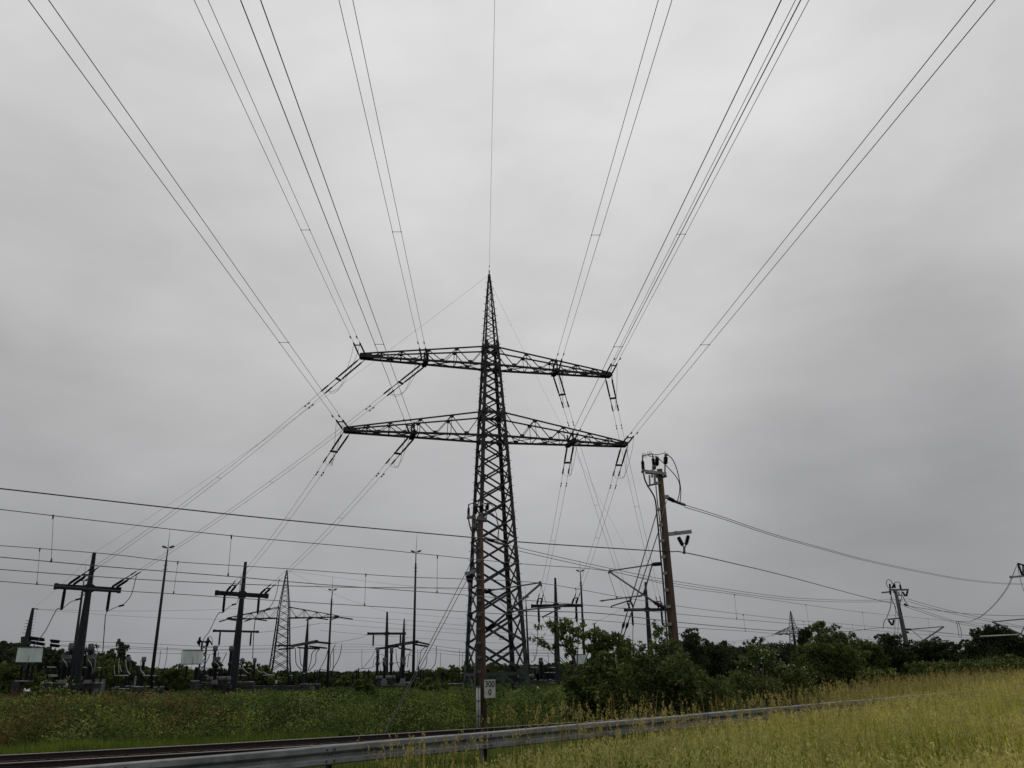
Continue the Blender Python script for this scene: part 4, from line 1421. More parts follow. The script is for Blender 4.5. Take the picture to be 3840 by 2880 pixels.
simple_line('feeder_wire', 'thick dark feeder wire across the sky, held in the big brown pole V insulator', 'feeder wire',
            track_line([(-420, 1788), (0, 1832), (600, 1900), (1100, 1953), (1788, 2017), (2000, 2036), (2474, 2067), (2566, 2072), (2760, 2115), (2951, 2161), (3298, 2252), (3500, 2287), (3662, 2304), (3840, 2309), (4200, 2305)], DTF), .021, 'cable')
simple_line('auxiliary_wire', 'flat single wire between the two contact lines at left', 'wire', track_line([(-420, 2095), (0, 2135), (500, 2171), (918, 2191), (1300, 2202), (1760, 2206), (1900, 2212)], DT2), .014, 'copper')
simple_line('auxiliary_wire', 'single wire dipping right of the big brown pole below the lower contact line', 'wire', track_line([(1900, 2290), (2250, 2300), (2540, 2333), (2890, 2364), (3100, 2369), (3200, 2366), (3347, 2354), (3600, 2380), (3840, 2412)], DT2), .02, 'copper')
fw = thing('feeder_wire', 'twin dark feeder wires sagging right from the big brown pole bracket to the picture edge', 'feeder wire', X('Q2', 780, 885, D2))
tab = [(2566, 32.8), (2900, 46), (3100, 55), (3840, 95), (4200, 110)]
for k in (0, 1):
    part('wire', 'cable', fw, lambda m: m.rings([p + Vector((0, 0, -.10 * k)) for p in track_line([(2566, 1893), (2700, 1935), (2900, 2003), (3100, 2059), (3240, 2097), (3440, 2140), (3641, 2175), (3840, 2189), (4200, 2190)], tab)], .016, 5))
fw = thing('feeder_wire', 'twin thin feeder wires from the km sign pole dropping right to the grey leaning pole', 'feeder wire', X('Q1', 780, 830, D1 + .7))
tab = [(1889, 38.2), (2300, 46), (2900, 60), (3395, 82)]
for k in (0, 1):
    part('wire', 'wire', fw, lambda m: m.rings([p + Vector((0, 0, -.16 * k)) for p in track_line([(1889, 2040), (1950, 2055), (2100, 2090), (2300, 2134), (2533, 2180), (2900, 2234), (3070, 2247), (3230, 2251), (3397, 2247)], tab)], .016, 5))
fw = thing('feeder_wire', 'twin wires falling right from the grey leaning pole top towards the right edge pole', 'feeder wire', X('Q4', 575, 500, D3))
for k in (0, 1):
    part('wire', 'wire', fw, lambda m: m.rings([p + Vector((0, 0, -.25 * k)) for p in smoothline([X('Q4', 590, 510, D3), X('Q4', 800, 575, 84), X('Q4', 1366, 730, 90), X('Q5', 430, 965, 95), X('Q5', 900, 1070, 100), X('Q5', 1300, 1150, 105)], 6)], .022, 5))
fw = thing('feeder_wire', 'twin wires falling from below the grey leaning pole top to the hanging drop wires', 'feeder wire', X('Q4', 600, 630, D3))
for k in (0, 1):
    part('wire', 'wire', fw, lambda m: m.rings([p + Vector((0, 0, -.2 * k)) for p in smoothline([X('Q4', 540, 615, D3), X('Q4', 640, 650, D3 + .5), X('Q4', 900, 740, 84), X('Q4', 1366, 890, 88), X('Q5', 130, 1040, 90), X('Q5', 520, 1110, 95), X('Q5', 800, 1135, 98)], 6)], .02, 5))
part('insulator', 'insulator', fw, lambda m: px_ins(m, 'Q4', (540, 608), (590, 640), D3, .22, 3, .75))
fw = thing('hanging_cable', 'cable curving down from the right edge bracket arm to the wires below', 'cable', X('Q5', 960, 360, D4))
for k in (0, 1):
    part('cable', 'wire', fw, lambda m: m.rings([p + Vector((.08 * k, 0, 0)) for p in smoothline([X('Q5', 965, 362, D4), X('Q5', 890, 520, 62), X('Q5', 760, 700, 66), X('Q5', 640, 830, 72), X('Q5', 500, 950, 78), X('Q5', 400, 1005, 84), X('Q5', 310, 1037, 88), X('Q5', 190, 1040, 90), X('Q5', 100, 1032, 90)], 6)], .016, 5))
fw = thing('hanging_cable', 'two short drop wires hanging beside the dark tree at the right', 'cable', X('Q5', 130, 1040, 90))
for pts in ([(105, 1032), (130, 1120), (152, 1285)], [(135, 1040), (170, 1130), (188, 1230), (182, 1290)]):
    part('cable', 'wire', fw, lambda m: m.rings(smoothline([X('Q5', *p, 90) for p in pts], 6), .03, 5))

# faint far wires behind everything
FAR = [([(2440, 2041 + 0), (2890, 2100)], None)]
fl = [
    ('thin far wire low in the sky behind the left gantry poles', [(135, 2284), (400, 2291), (700, 2289), (890, 2282)], 140, .02),
    ('thin far wire sinking from the leaning anchor pole to the far lattice mast', [(135, 2285), (400, 2306), (640, 2318), (868, 2324)], 150, .02),
    ('upper far wire from the far lattice mast tip across to the right', [(1080, 2140), (1300, 2170), (1560, 2200), (1900, 2226)], 185, .022),
    ('far wire slanting from the far lattice mast tip to the slim gantry pole', [(1080, 2140), (1260, 2230), (1400, 2280), (1448, 2294)], 170, .02),
    ('far wire from the slim gantry pole top running right behind the pylon', [(1458, 2294), (1600, 2308), (1760, 2322), (2000, 2335)], 165, .02),
    ('highest far wire right of the far mast crossarm', [(1265, 2310), (1400, 2318), (1600, 2332), (1800, 2350), (2100, 2365)], 185, .03),
    ('second far wire right of the far mast crossarm', [(1262, 2318), (1400, 2332), (1600, 2350), (1800, 2366), (2100, 2385)], 188, .03),
    ('third far wire right of the far mast crossarm', [(1200, 2336), (1400, 2352), (1600, 2366), (1800, 2382), (2100, 2400)], 190, .03),
    ('fourth far wire right of the far mast crossarm', [(1200, 2364), (1400, 2382), (1600, 2395), (1800, 2408), (2100, 2420)], 192, .03),
    ('far wire rising from the dark forest to the small far mast arm', [(2640, 2412), (2760, 2404), (2893, 2382)], 390, .05),
    ('far wire just under another near the small far mast', [(2640, 2416), (2770, 2408), (2905, 2384)], 392, .05),
    ('thin far wire behind the gantry pole by the big brown pole', [(2230, 2336), (2330, 2280), (2420, 2188)], 124, .015),
    ('thin far wire left of the gantry shaft with low crossbar', [(968, 2372), (1040, 2364), (1200, 2338)], 142, .03),
    ('thin far wire below the slim gantry pole crossbar', [(1378, 2380), (1340, 2394), (1200, 2420)], 150, .03),
]
for lab, pts, d, r in fl:
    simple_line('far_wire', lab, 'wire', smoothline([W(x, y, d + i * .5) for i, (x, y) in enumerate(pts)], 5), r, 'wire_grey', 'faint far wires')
# ================================================================ switchyard apparatus
YZ = -2.3


def vp(c, u, v1, v2, d):
    """upright from crop pixel v1 (top) to v2 (bottom) at column u: returns bottom, top"""
    b = X(c, u, v2, d)
    t = X(c, u, v1, d)
    m = (u,)
    return Vector((b.x, d, b.z)), Vector((b.x, d, t.z))


def upx(c, d, n):
    return n / CROPS[c][2] * d / FPX * .97


def breaker(c, u, v1, v2, d, label, cap=(75, 90), col=60, collar=None):
    b, t = vp(c, u, v1, v2, d)
    r = thing('circuit_breaker', label, 'circuit breaker', Vector((b.x, d, YZ)), 'black breaker columns with grey caps')
    rc = upx(c, d, col) / 2
    ch = (cap[1] / CROPS[c][2]) * d / FPX
    part('grey_cap', 'gear_grey', r, lambda m: m.rings([t - Vector((0, 0, ch)), t - Vector((0, 0, ch * .85)), t - Vector((0, 0, ch * .1)), t], [rc * 1.05, upx(c, d, cap[0]) / 2, upx(c, d, cap[0]) / 2, rc * 1.0], 12))
    part('porcelain_column', 'insulator', r, lambda m: m.insul(b, t - Vector((0, 0, ch * .9)), rc, 18, .8))
    if collar:
        q = X(c, u, collar, d)
        q.x = b.x
        part('collar', 'gear_dark', r, lambda m: m.rings([q - Vector((0, 0, .22)), q - Vector((0, 0, .1)), q + Vector((0, 0, .1)), q + Vector((0, 0, .22))], [rc, rc * 1.3, rc * 1.3, rc], 12))
    part('stand', 'gear_dark', r, lambda m: (m.box(b - Vector((0, 0, .1)), rc * 3.4, rc * 3.4, .2), m.bar(b - Vector((0, 0, .1)), Vector((b.x, d, YZ)), .35)))
    return r


def transformer(c, u, v1, v2, v3, v4, v5, d, label, wbox, wround, wcol, wbase):
    """current transformer: box v1-v2, round head v2-v3, column v3-v4, pedestal v4-v5"""
    b, t = vp(c, u, v1, v5, d)
    P = lambda v: Vector((b.x, d, X(c, u, v, d).z))
    s = lambda n: upx(c, d, n)
    r = thing('current_transformer', label, 'current transformer', Vector((b.x, d, YZ)), 'current transformers with square top boxes')
    part('terminal_box', 'gear_grey', r, lambda m: m.box((P(v1) + P(v2)) / 2, s(wbox), s(wbox) * .8, (P(v1) - P(v2)).z))
    zz = [P(v2), P(v2 + (v3 - v2) * .15), P(v2 + (v3 - v2) * .45), P(v2 + (v3 - v2) * .7), P(v3)]
    part('round_head', 'gear_dark', r, lambda m: m.rings(zz, [s(wbox) * .3, s(wround) * .42, s(wround) * .5, s(wround) * .42, s(wcol) * .5], 14))
    part('porcelain_column', 'insulator', r, lambda m: m.insul(P(v4), P(v3), s(wcol) / 2, 14, .82))
    q0, q1 = P(v5), P(v4)
    part('pedestal', 'gear_grey', r, lambda m: m.rings([q0, q0.lerp(q1, .35), q1], [s(wbase) * .70, s(wbase) * .66, s(wcol) * .62], 4, ph=R(45), smooth=False))
    part('terminal_arm', 'busbar', r, lambda m: (m.rings(smoothline([P(v2) + Vector((-s(wround) * .1, -.5, 0)), P((v2 + v3) / 2) + Vector((s(wround) * .35, -.55, 0)), P(v3) + Vector((s(wround) * .5, -.4, 0))], 5), .028, 6)))
    return r


def row(c, label, d, posts, bars, beam, legs=(), name='disconnector', r=22, extra=None):
    """disconnector: base beam, black post insulators (u, v1, v2), bright tubes (u1, v1, u2, v2)"""
    a, b_ = X(c, beam[0], (beam[2] + beam[3]) / 2, d), X(c, beam[1], (beam[2] + beam[3]) / 2, d)
    root = thing(name, label, 'disconnector', Vector(((a.x + b_.x) / 2, d, YZ)), 'low rows of post insulators')
    hgt = (beam[3] - beam[2]) / CROPS[c][2] * d / FPX
    part('support_beam', 'gear_dark', root, lambda m: m.bar(a, b_, .7, hgt))
    for u, v1, v2 in posts:
        p, q = vp(c, u, v1, v2, d - .1)
        part('post_insulator', 'insulator', root, lambda m: (m.insul(p, q, upx(c, d, r) / 2, 10, .72), m.tube(q, q + Vector((0, 0, .1)), .07)))
        part('insulator_foot', 'galv', root, lambda m: m.box(p - Vector((0, 0, .05)), .34, .3, .12))
    for u1, v1, u2, v2 in bars:
        part('contact_tube', 'busbar', root, lambda m: m.rings([X(c, u1, v1, d - .15), X(c, u2, v2, d - .15)], .055, 6))
    for u in (legs or (beam[0] + 40, beam[1] - 40)):
        q = X(c, u, beam[3], d)
        part('leg', 'gear_dark', root, lambda m: m.bar(q + Vector((0, 0, hgt * .4)), Vector((q.x, d, YZ)), .38))
    return root


def pale_box(label, corners, c, d, ins, plate, ped):
    """pale green flat-sided trap standing on black insulators"""
    tl, tr, brc, bl = [X(c, *p, d) for p in corners]
    r = thing('line_trap', label, 'line trap', Vector(((bl.x + brc.x) / 2, d, YZ)), 'pale green boxes on black insulators')
    m = MB()
    n = Vector((0, 1, 0))
    m.plate([bl, brc, tr, tl], n, 1.1)
    o = m.build('housing', M['teal'], r)
    e = MB()
    for p, q in ((tl, tr), (bl, brc)):
        e.bar(p + Vector((-.03, 0, .03)), q + Vector((.03, 0, .03)), 1.18, .07).cut()
    e.build_each('edge_rim', M['gear_grey'], o)
    fd = MB()
    md = (tl + brc) / 2 + Vector((.25, -.6, -.5))
    fd.bar(md + Vector((.05, 0, .55)), md + Vector((0, 0, -.75)), .022)
    fd.build('front_rod', M['gear_grey'], o)
    for u, v1, v2, w in ins:
        p, q = vp(c, u, v1, v2, d)
        part('support_insulator', 'insulator', r, lambda m: m.insul(p, q, upx(c, d, w) / 2, 12, .8))
    if plate:
        p, q = X(c, plate[0], plate[2], d), X(c, plate[1], plate[2], d)
        part('base_plate', 'galv', r, lambda m: m.bar(p, q, .8, .1))
    if ped:
        p, q = X(c, ped[0], ped[2], d), X(c, ped[1], ped[2], d)
        part('pedestal', 'gear_dark', r, lambda m: m.bar(p.lerp(q, .5), Vector(((p.x + q.x) / 2, d, YZ)), (q - p).length, .9))
    return r


# --- bay A around the leftmost gantry pole
pale_box('pale green box on three black insulators at the left edge of the yard', ((332, 742), (622, 745), (595, 975), (292, 975)), 'S1', 80, ((305, 1030, 1250, 45), (400, 1020, 1250, 60), (475, 1030, 1250, 45)), (265, 470, 1258), (230, 350, 1275))
breaker('S1', 1030, 670, 1240, 83.5, 'tall breaker column with grey cap just left of the leftmost gantry pole', (84, 100), 62)
breaker('S1', 1338, 680, 1240, 87, 'tall breaker column with grey cap just right of the leftmost gantry pole', (84, 100), 62)
transformer('S1', 970, 858, 918, 1050, 1240, 1300, 81, 'current transformer just left of the leftmost gantry pole shaft', 115, 140, 85, 110)
transformer('S1', 1362, 860, 922, 1050, 1240, 1300, 82, 'current transformer just right of the leftmost gantry pole shaft', 110, 125, 80, 100)
row('S1', 'row of post insulators on a grey beam behind the foot of the leftmost gantry pole', 82.5, ((718, 1060, 1280), (1000, 1060, 1265), (1560, 1080, 1280), (1415, 1170, 1290), (1455, 1160, 1290)),
    ((735, 1046, 875, 1046), (1300, 1052, 1440, 1050), (745, 1168, 895, 1170), (785, 1186, 890, 1188), (1350, 1195, 1430, 1195), (1500, 1052, 1575, 1055), (640, 1282, 830, 1290), (1380, 1300, 1600, 1285)), (650, 1550, 1298, 1372), (800, 1040, 1385), r=34)


def tank(c, u1, u2, v1, v2, d, label):
    a, b_ = X(c, u1, (v1 + v2) / 2, d), X(c, u2, (v1 + v2) / 2, d)
    b_.z = a.z
    r = (v2 - v1) / CROPS[c][2] * d / FPX / 2
    root = thing('gas_tank', label, 'tank', Vector(((a.x + b_.x) / 2, d, YZ)), 'grey horizontal cylinders under the breakers')
    e = (b_ - a).normalized()
    part('cylinder', 'gear_grey', root, lambda m: m.rings([a - e * r * .25, a - e * r * .1, a, b_, b_ + e * r * .1, b_ + e * r * .25], [r * .5, r * .85, r, r, r * .85, r * .5], 16))
    for f in (.12, .5, .88):
        part('flange', 'gear_dark', root, lambda m: m.rings([a.lerp(b_, f) - e * .05, a.lerp(b_, f) + e * .05], r * 1.08, 16))
    for f in (.2, .8):
        part('saddle', 'gear_dark', root, lambda m: m.bar(a.lerp(b_, f) - Vector((0, 0, r * .6)), Vector((a.lerp(b_, f).x, d, YZ)), .4))


tank('S1', 960, 1255, 1190, 1272, 85, 'grey cylinder half hidden behind the leftmost gantry pole shaft')
cab = thing('control_cabinet', 'light grey green control cabinet right of the leftmost gantry pole', 'cabinet', X('S1', 1530, 1450, 88))
part('housing', 'gear_grey', cab, lambda m: m.plate([X('S1', 1445, 1450, 88), X('S1', 1595, 1450, 88), X('S1', 1620, 1230, 88), X('S1', 1465, 1230, 88)], (0, 1, 0), .7))
part('door', 'galv', cab, lambda m: m.plate([X('S1', 1455, 1440, 87.6), X('S1', 1585, 1440, 87.6), X('S1', 1608, 1240, 87.6), X('S1', 1473, 1240, 87.6)], (0, 1, 0), .05))
# --- bay B
row('S6', 'row of post insulators with two bright tubes left of the leftmost tall light mast', 84, ((315, 1180, 1360), (375, 1170, 1340), (535, 1180, 1330), (610, 1140, 1330), (760, 1180, 1340), (850, 1170, 1335), (970, 1180, 1345), (1072, 1140, 1340)),
    ((330, 1175, 552, 1177), (770, 1177, 885, 1176), (925, 1178, 985, 1178), (390, 1380, 570, 1380), (590, 1350, 740, 1350)), (285, 1080, 1385, 1432), (330, 700, 1040), r=32)
for u, v in ((495, 885), (735, 885)):
    breaker('S6', u, v, 1325, 86, 'breaker column with grey cap %s left of the leftmost tall light mast' % ('farther' if u < 600 else 'just'), (66, 75), 52, 1140)
bx = thing('drive_box', 'dark grey drive box under the row of post insulators', 'cabinet', X('S6', 580, 1560, 83))
part('housing', 'gear_dark', bx, lambda m: m.plate([X('S6', 490, 1560, 83), X('S6', 680, 1560, 83), X('S6', 682, 1432, 83), X('S6', 500, 1432, 83)], (0, 1, 0), .8))
part('plate', 'galv', bx, lambda m: m.plate([X('S6', 622, 1330, 84.6), X('S6', 655, 1330, 84.6), X('S6', 672, 1180, 84.6), X('S6', 640, 1180, 84.6)], (0, 1, 0), .1))


def leads(lab, lst, d, r=.035, mat='busbar'):
    root = thing('connection_lead', lab, 'cable', X(lst[0][0], *lst[0][1][0], d), 'bare leads between the apparatus')
    for c, pts in lst:
        part('lead', mat, root, lambda m: m.rings(smoothline([X(c, u, v, d - .2) for u, v in pts], 5), r, 5))


leads('bright leads curving down from the two breaker columns left of the tall light mast', [('S6', ((500, 930), (515, 1040), (535, 1110), (575, 1160))), ('S6', ((408, 1010), (420, 1060), (440, 1120))), ('S6', ((738, 930), (735, 1070), (770, 1130), (800, 1165))), ('S6', ((405, 905), (395, 1010), (398, 1150))), ('S6', ((330, 1010), (325, 1090), (335, 1160)))], 84)
leads('droppers from the strung busbars right of the leftmost gantry pole', [('S1', ((1470, 770), (1455, 900), (1435, 1130))), ('S1', ((1525, 705), (1500, 850), (1470, 1100)))], 86, .03)
leads('droppers from the strung busbars between tall light mast and pale green box', [('S6', ((1048, 785), (1030, 950), (1000, 1120))), ('S6', ((1152, 725), (1135, 930), (1090, 1110))), ('S6', ((1380, 790), (1365, 980), (1325, 1145)))], 98, .03, 'cable')
# --- bay C around the second gantry pole
pale_box('pale green box beside the small lattice column near the second gantry pole', ((1425, 785), (1680, 790), (1662, 1000), (1405, 1005)), 'S6', 86, ((1432, 1025, 1250, 32), (1590, 1045, 1245, 66)), (1535, 1630, 1258), (1545, 1620, 1275))
breaker('S4', 400, 710, 1220, 94, 'tall breaker column with grey cap beside the small lattice column', (72, 80), 50, 1000)
breaker('S4', 655, 712, 1200, 94, 'tall breaker column with grey cap just left of the second gantry pole', (72, 80), 50, 995)
transformer('S4', 428, 886, 945, 1055, 1240, 1310, 91, 'current transformer in front of the breaker beside the small lattice column', 92, 145, 62, 82)
tank('S4', 325, 672, 1198, 1275, 92.5, 'long grey cylinder left of the second gantry pole')
row('S4', 'beam with post insulators left of the second gantry pole foot', 93, ((268, 1090, 1265), (515, 1090, 1275), (190, 1150, 1310), (345, 1080, 1200)), ((290, 1060, 410, 1060), (470, 1062, 525, 1062), (285, 1178, 350, 1178), (430, 1178, 480, 1178), (235, 1285, 345, 1290), (430, 1292, 670, 1285)), (180, 690, 1318, 1372), (210, 380, 650), r=30)
row('S4', 'beam with post insulators right of the second gantry pole foot', 96, ((955, 1150, 1265), (830, 1100, 1260)), ((805, 1062, 890, 1062), (805, 1174, 920, 1174), (800, 1278, 850, 1280), (890, 1274, 1045, 1273), (950, 1065, 1010, 1070)), (790, 1050, 1300, 1362), r=34)
breaker('S4', 1032, 902, 1265, 97, 'dark bushing with grey cap right of the second gantry pole', (56, 65), 42)
breaker('S4', 838, 905, 1265, 102, 'dark bushing half hidden by the second gantry pole shaft', (50, 60), 42)
lat = thing('small_lattice_mast', 'slim lattice column with a small crossarm beside pale green box', 'lattice column', X('S4', 240, 1230, 90))
lm_, lb_ = MB(), MB()
p, q = vp('S4', 240, 650, 1290, 90)
x0 = X('S4', 250, 650, 90).x
lattice_box(lm_, lb_, ((p.x + x0) / 2, 90), .3, [(p.z - 1, .33), (q.z, .30)], .10, .06, .9, lmin=.08)
lm_.build('corner_leg', M['far_mast'], lat)
lb_.build('cross_bracing', M['far_mast'], lat)
part('crossarm', 'gear_dark', lat, lambda m: (m.bar(X('S4', 165, 650, 90), X('S4', 370, 648, 90), .14, .16), m.bar(X('S4', 370, 648, 90), X('S4', 398, 702, 90), .12)))
for u in (200, 333):
    part('pin_insulator', 'insulator', lat, lambda m: m.rings([X('S4', u, 648, 90), X('S4', u, 625, 90), X('S4', u, 600, 90), X('S4', u, 575, 90)], [.32, .16, .12, .03], 8))
    part('pin_insulator', 'insulator', lat, lambda m: m.rings([X('S4', u - 12, 655, 90), X('S4', u - 6, 690, 90), X('S4', u - 2, 720, 90)], [.25, .12, .04], 8))
part('loop', 'cable', lat, lambda m: (m.rings(smoothline([X('S4', 205, 590, 90), X('S4', 215, 572, 90), X('S4', 225, 600, 90)], 5), .03, 5), m.rings(smoothline([X('S4', 337, 590, 90), X('S4', 360, 568, 90), X('S4', 395, 600, 90), X('S4', 398, 690, 90)], 5), .03, 5)))
leads('sloping dark leads down to the second bay of switchgear', [('S4', ((360, 850), (320, 940), (250, 1060))), ('S4', ((620, 830), (570, 930), (515, 1030))), ('S4', ((310, 650), (295, 780), (265, 880))), ('S4', ((495, 800), (485, 920), (470, 1040)))], 93, .04, 'cable')
leads('bright leads sagging right of the second gantry pole', [('S4', ((835, 945), (870, 1030), (920, 1110), (990, 1150))), ('S4', ((1070, 1020), (1100, 1090), (1170, 1135))), ('S4', ((1165, 1130), (1200, 1120), (1260, 1155), (1370, 1165))), ('S4', ((465, 1070), (470, 1120), (490, 1150)))], 98)
# --- row D below the far mast
row('S4', 'long row of post insulators in front of the far lattice mast', 108, ((1163, 1140, 1330), (1187, 1180, 1330), (1380, 1140, 1325), (1572, 1150, 1330), (1600, 1180, 1330), (1660, 1135, 1330)), ((1185, 1172, 1375, 1168), (1600, 1178, 1655, 1172), (1375, 1135, 1400, 1135)), (905, 1755, 1338, 1395), (1020, 1300, 1700), r=30)
row('S4', 'row of post insulators between the far lattice mast and a tall light mast', 112, ((1792, 1120, 1300), (1855, 1110, 1295), (1980, 1100, 1300), (2058, 1085, 1300)), ((1790, 1140, 1862, 1140), (1985, 1100, 2060, 1085), (1730, 1320, 1835, 1320), (1840, 1312, 2060, 1308)), (1730, 2080, 1312, 1345), r=26)
bx = thing('drive_box', 'pair of small grey drive boxes below the row right of the far lattice mast', 'cabinet', X('S4', 1950, 1420, 110))
part('housing', 'gear_grey', bx, lambda m: m.plate([X('S4', 1925, 1415, 110), X('S4', 1978, 1415, 110), X('S4', 1978, 1340, 110), X('S4', 1925, 1340, 110)], (0, 1, 0), .6))
part('housing', 'gear_dark', bx, lambda m: m.plate([X('S4', 1845, 1410, 110), X('S4', 1895, 1410, 110), X('S4', 1895, 1345, 110), X('S4', 1845, 1345, 110)], (0, 1, 0), .6))
leads('four s-shaped dark cables hanging below the dark anchor crossarm', [('S4', ((1690, 750), (1695, 900), (1710, 1000), (1790, 1095))), ('S4', ((1760, 750), (1765, 900), (1780, 1000), (1860, 1085))), ('S4', ((2010, 765), (1950, 830), (1930, 960), (1885, 1105))), ('S4', ((2070, 765), (2015, 830), (2000, 980), (1900, 1110)))], 120, .06, 'cable')
leads('s-shaped dark cables below the strung busbars left of the tall light mast', [('C', ((60, 810), (40, 880), (0, 960))), ('C', ((110, 785), (75, 860), (68, 960), (0, 963))), ('C', ((155, 785), (135, 880), (90, 960), (70, 1000))), ('C', ((97, 815), (92, 960), (80, 990)))], 118, .05, 'cable')
# --- bay E left of the pylon
breaker('S5', 470, 735, 1215, 118, 'left tall breaker column with grey cap on the bay left of the big pylon', (56, 85), 46, 995)
breaker('S5', 688, 735, 1180, 118, 'right tall breaker column with grey cap on the bay left of the big pylon', (58, 90), 46, 993)
transformer('S5', 580, 897, 945, 1045, 1220, 1330, 112, 'left current transformer on a grey pedestal, bay left of the big pylon', 56, 70, 46, 84)
transformer('S5', 868, 892, 945, 1045, 1215, 1330, 112, 'right current transformer on a grey pedestal, bay left of the big pylon', 76, 88, 52, 92)
tank('S5', 462, 752, 1185, 1245, 115, 'grey cylinder on the bay left of the big pylon')
row('S5', 'grey platform with post insulators on the bay left of the big pylon', 113, ((770, 1170, 1300), (822, 1065, 1300), (970, 1095, 1285), (1113, 1030, 1210), (1147, 1090, 1285), (1190, 1110, 1280)), ((890, 1130, 960, 1130), (1130, 1290, 1195, 1288), (900, 1280, 1000, 1278), (1160, 1080, 1200, 1082)), (525, 965, 1340, 1402), (560, 740, 930), r=26)
row('S5', 'row of post insulators left of the bay beside the big pylon', 116, ((90, 1130, 1320), (150, 1090, 1250), (180, 1065, 1240), (262, 1130, 1310), (336, 1090, 1265), (520, 1095, 1180)), ((90, 1130, 150, 1092),), (70, 360, 1325, 1350), r=22)
row('S5', 'row of post insulators just left of the big pylon feet', 110, ((1310, 1090, 1285), (1346, 1120, 1300), (1480, 1095, 1300), (1502, 1130, 1300), (1645, 1145, 1290), (1755, 1150, 1290), (1806, 1130, 1290)), ((1315, 1100, 1350, 1125), (1760, 1140, 1810, 1135), (1490, 1305, 1810, 1300)), (1300, 1812, 1308, 1345), r=24)
leads('dark leads of the bay left of the big pylon', [('S5', ((440, 800), (360, 930), (240, 1060), (90, 1120), (0, 1150))), ('S5', ((490, 1010), (520, 990), (560, 950))), ('S5', ((410, 1030), (430, 920), (500, 850), (560, 850), (600, 900))), ('S5', ((710, 985), (830, 970))), ('S5', ((655, 800), (620, 850), (600, 900))), ('S5', ((905, 890), (960, 850), (1020, 870))), ('S5', ((440, 1030), (340, 1060), (240, 1070)))], 115, .035, 'cable')
leads('long s-shaped cables right of the bay left of the big pylon', [('S5', ((1230, 730), (1160, 790), (1140, 900), (1115, 1040))), ('S5', ((1020, 775), (970, 850), (945, 1050))), ('S5', ((1395, 715), (1390, 900), (1370, 1000), (1310, 1090))), ('S5', ((1250, 880), (1240, 980), (1210, 1050), (1150, 1080))), ('S5', ((765, 760), (780, 950), (820, 1060)))], 118, .05, 'cable')
leads('droppers from the strung busbars left of the big pylon', [('S5', ((237, 770), (235, 1060))), ('S5', ((1108, 770), (1100, 1000), (1085, 1040))), ('S5', ((1460, 815), (1458, 1020), (1480, 1090))), ('S5', ((1758, 765), (1755, 1000), (1770, 1080))), ('S5', ((1804, 810), (1800, 980), (1785, 1080))), ('S5', ((505, 850), (510, 980), (525, 1080)))], 117, .03, 'cable')
# --- behind and right of the pylon
transformer('D', 572, 1152, 1170, 1192, 1290, 1315, 108, 'current transformer seen just right of the big pylon foot', 26, 34, 28, 36)
row('D', 'beam with post insulators right of the big pylon foot', 107, ((598, 1200, 1295), (628, 1190, 1290), (645, 1245, 1295), (530, 1215, 1290)), ((500, 1214, 548, 1214), (618, 1215, 662, 1215), (590, 1248, 660, 1248)), (505, 690, 1302, 1330), r=14)
tank('D', 418, 520, 1262, 1290, 112, 'grey cylinder glimpsed between the big pylon feet')
leads('droppers from the strung busbars right of the big pylon', [('D', ((522, 1120), (526, 1170))), ('D', ((613, 1118), (618, 1200))), ('D', ((588, 1165), (605, 1180), (628, 1200)))], 107, .035, 'cable')
pale_box('pale green box showing among the leaves of the bush', ((535, 757), (633, 755), (637, 833), (538, 835)), 'E', 104, ((560, 840, 900, 14), (610, 840, 900, 14)), None, (560, 610, 905))
# cage like object hanging in the sky
cg = thing('hanging_cage', 'small wire cage marker hanging inside the pylon frame', 'marker', X('D', 315, 1035, 100))
part('wire_frame', 'wire', cg, lambda m: [m.rings(smoothline([X('D', a, 1008, 100), X('D', b_, 1020, 100), X('D', b_, 1034, 100)], 4), .03, 5) for a, b_ in ((310, 300), (313, 308), (317, 322), (320, 330))] + [m.rings([X('D', 299, v, 100), X('D', 331, v, 100)], .025, 5) for v in (1022, 1034)])

# --- fence posts and warning signs
k = 0
fence = [('S1', 645, 1320, 1480, 76), ('S1', 1352, 1320, 1500, 78), ('S1', 1522, 1380, 1520, 79), ('S1', 2000, 1320, 1560, 80), ('S6', 548, 1320, 1560, 80.5), ('S6', 1178, 1330, 1560, 82), ('S4', 335, 1310, 1430, 84), ('S4', 905, 1310, 1470, 86), ('S4', 1455, 1305, 1480, 90), ('S4', 1998, 1290, 1430, 94), ('S5', 35, 1290, 1420, 96), ('S5', 520, 1290, 1420, 98), ('S5', 1000, 1300, 1420, 101), ('S5', 1475, 1280, 1400, 104)]
for c, u, v1, v2, d in fence:
    p, q = vp(c, u, v1, v2, d)
    p.z = YZ
    m = MB()
    m.rings([p, q, q + Vector((.12, -.1, .22))], .06, 6)
    m.build('fence_post', M['gear_dark'], None, 'dark fence post with bent top along the front of the switchyard', 'fence post', 'fence posts along the front of the switchyard')


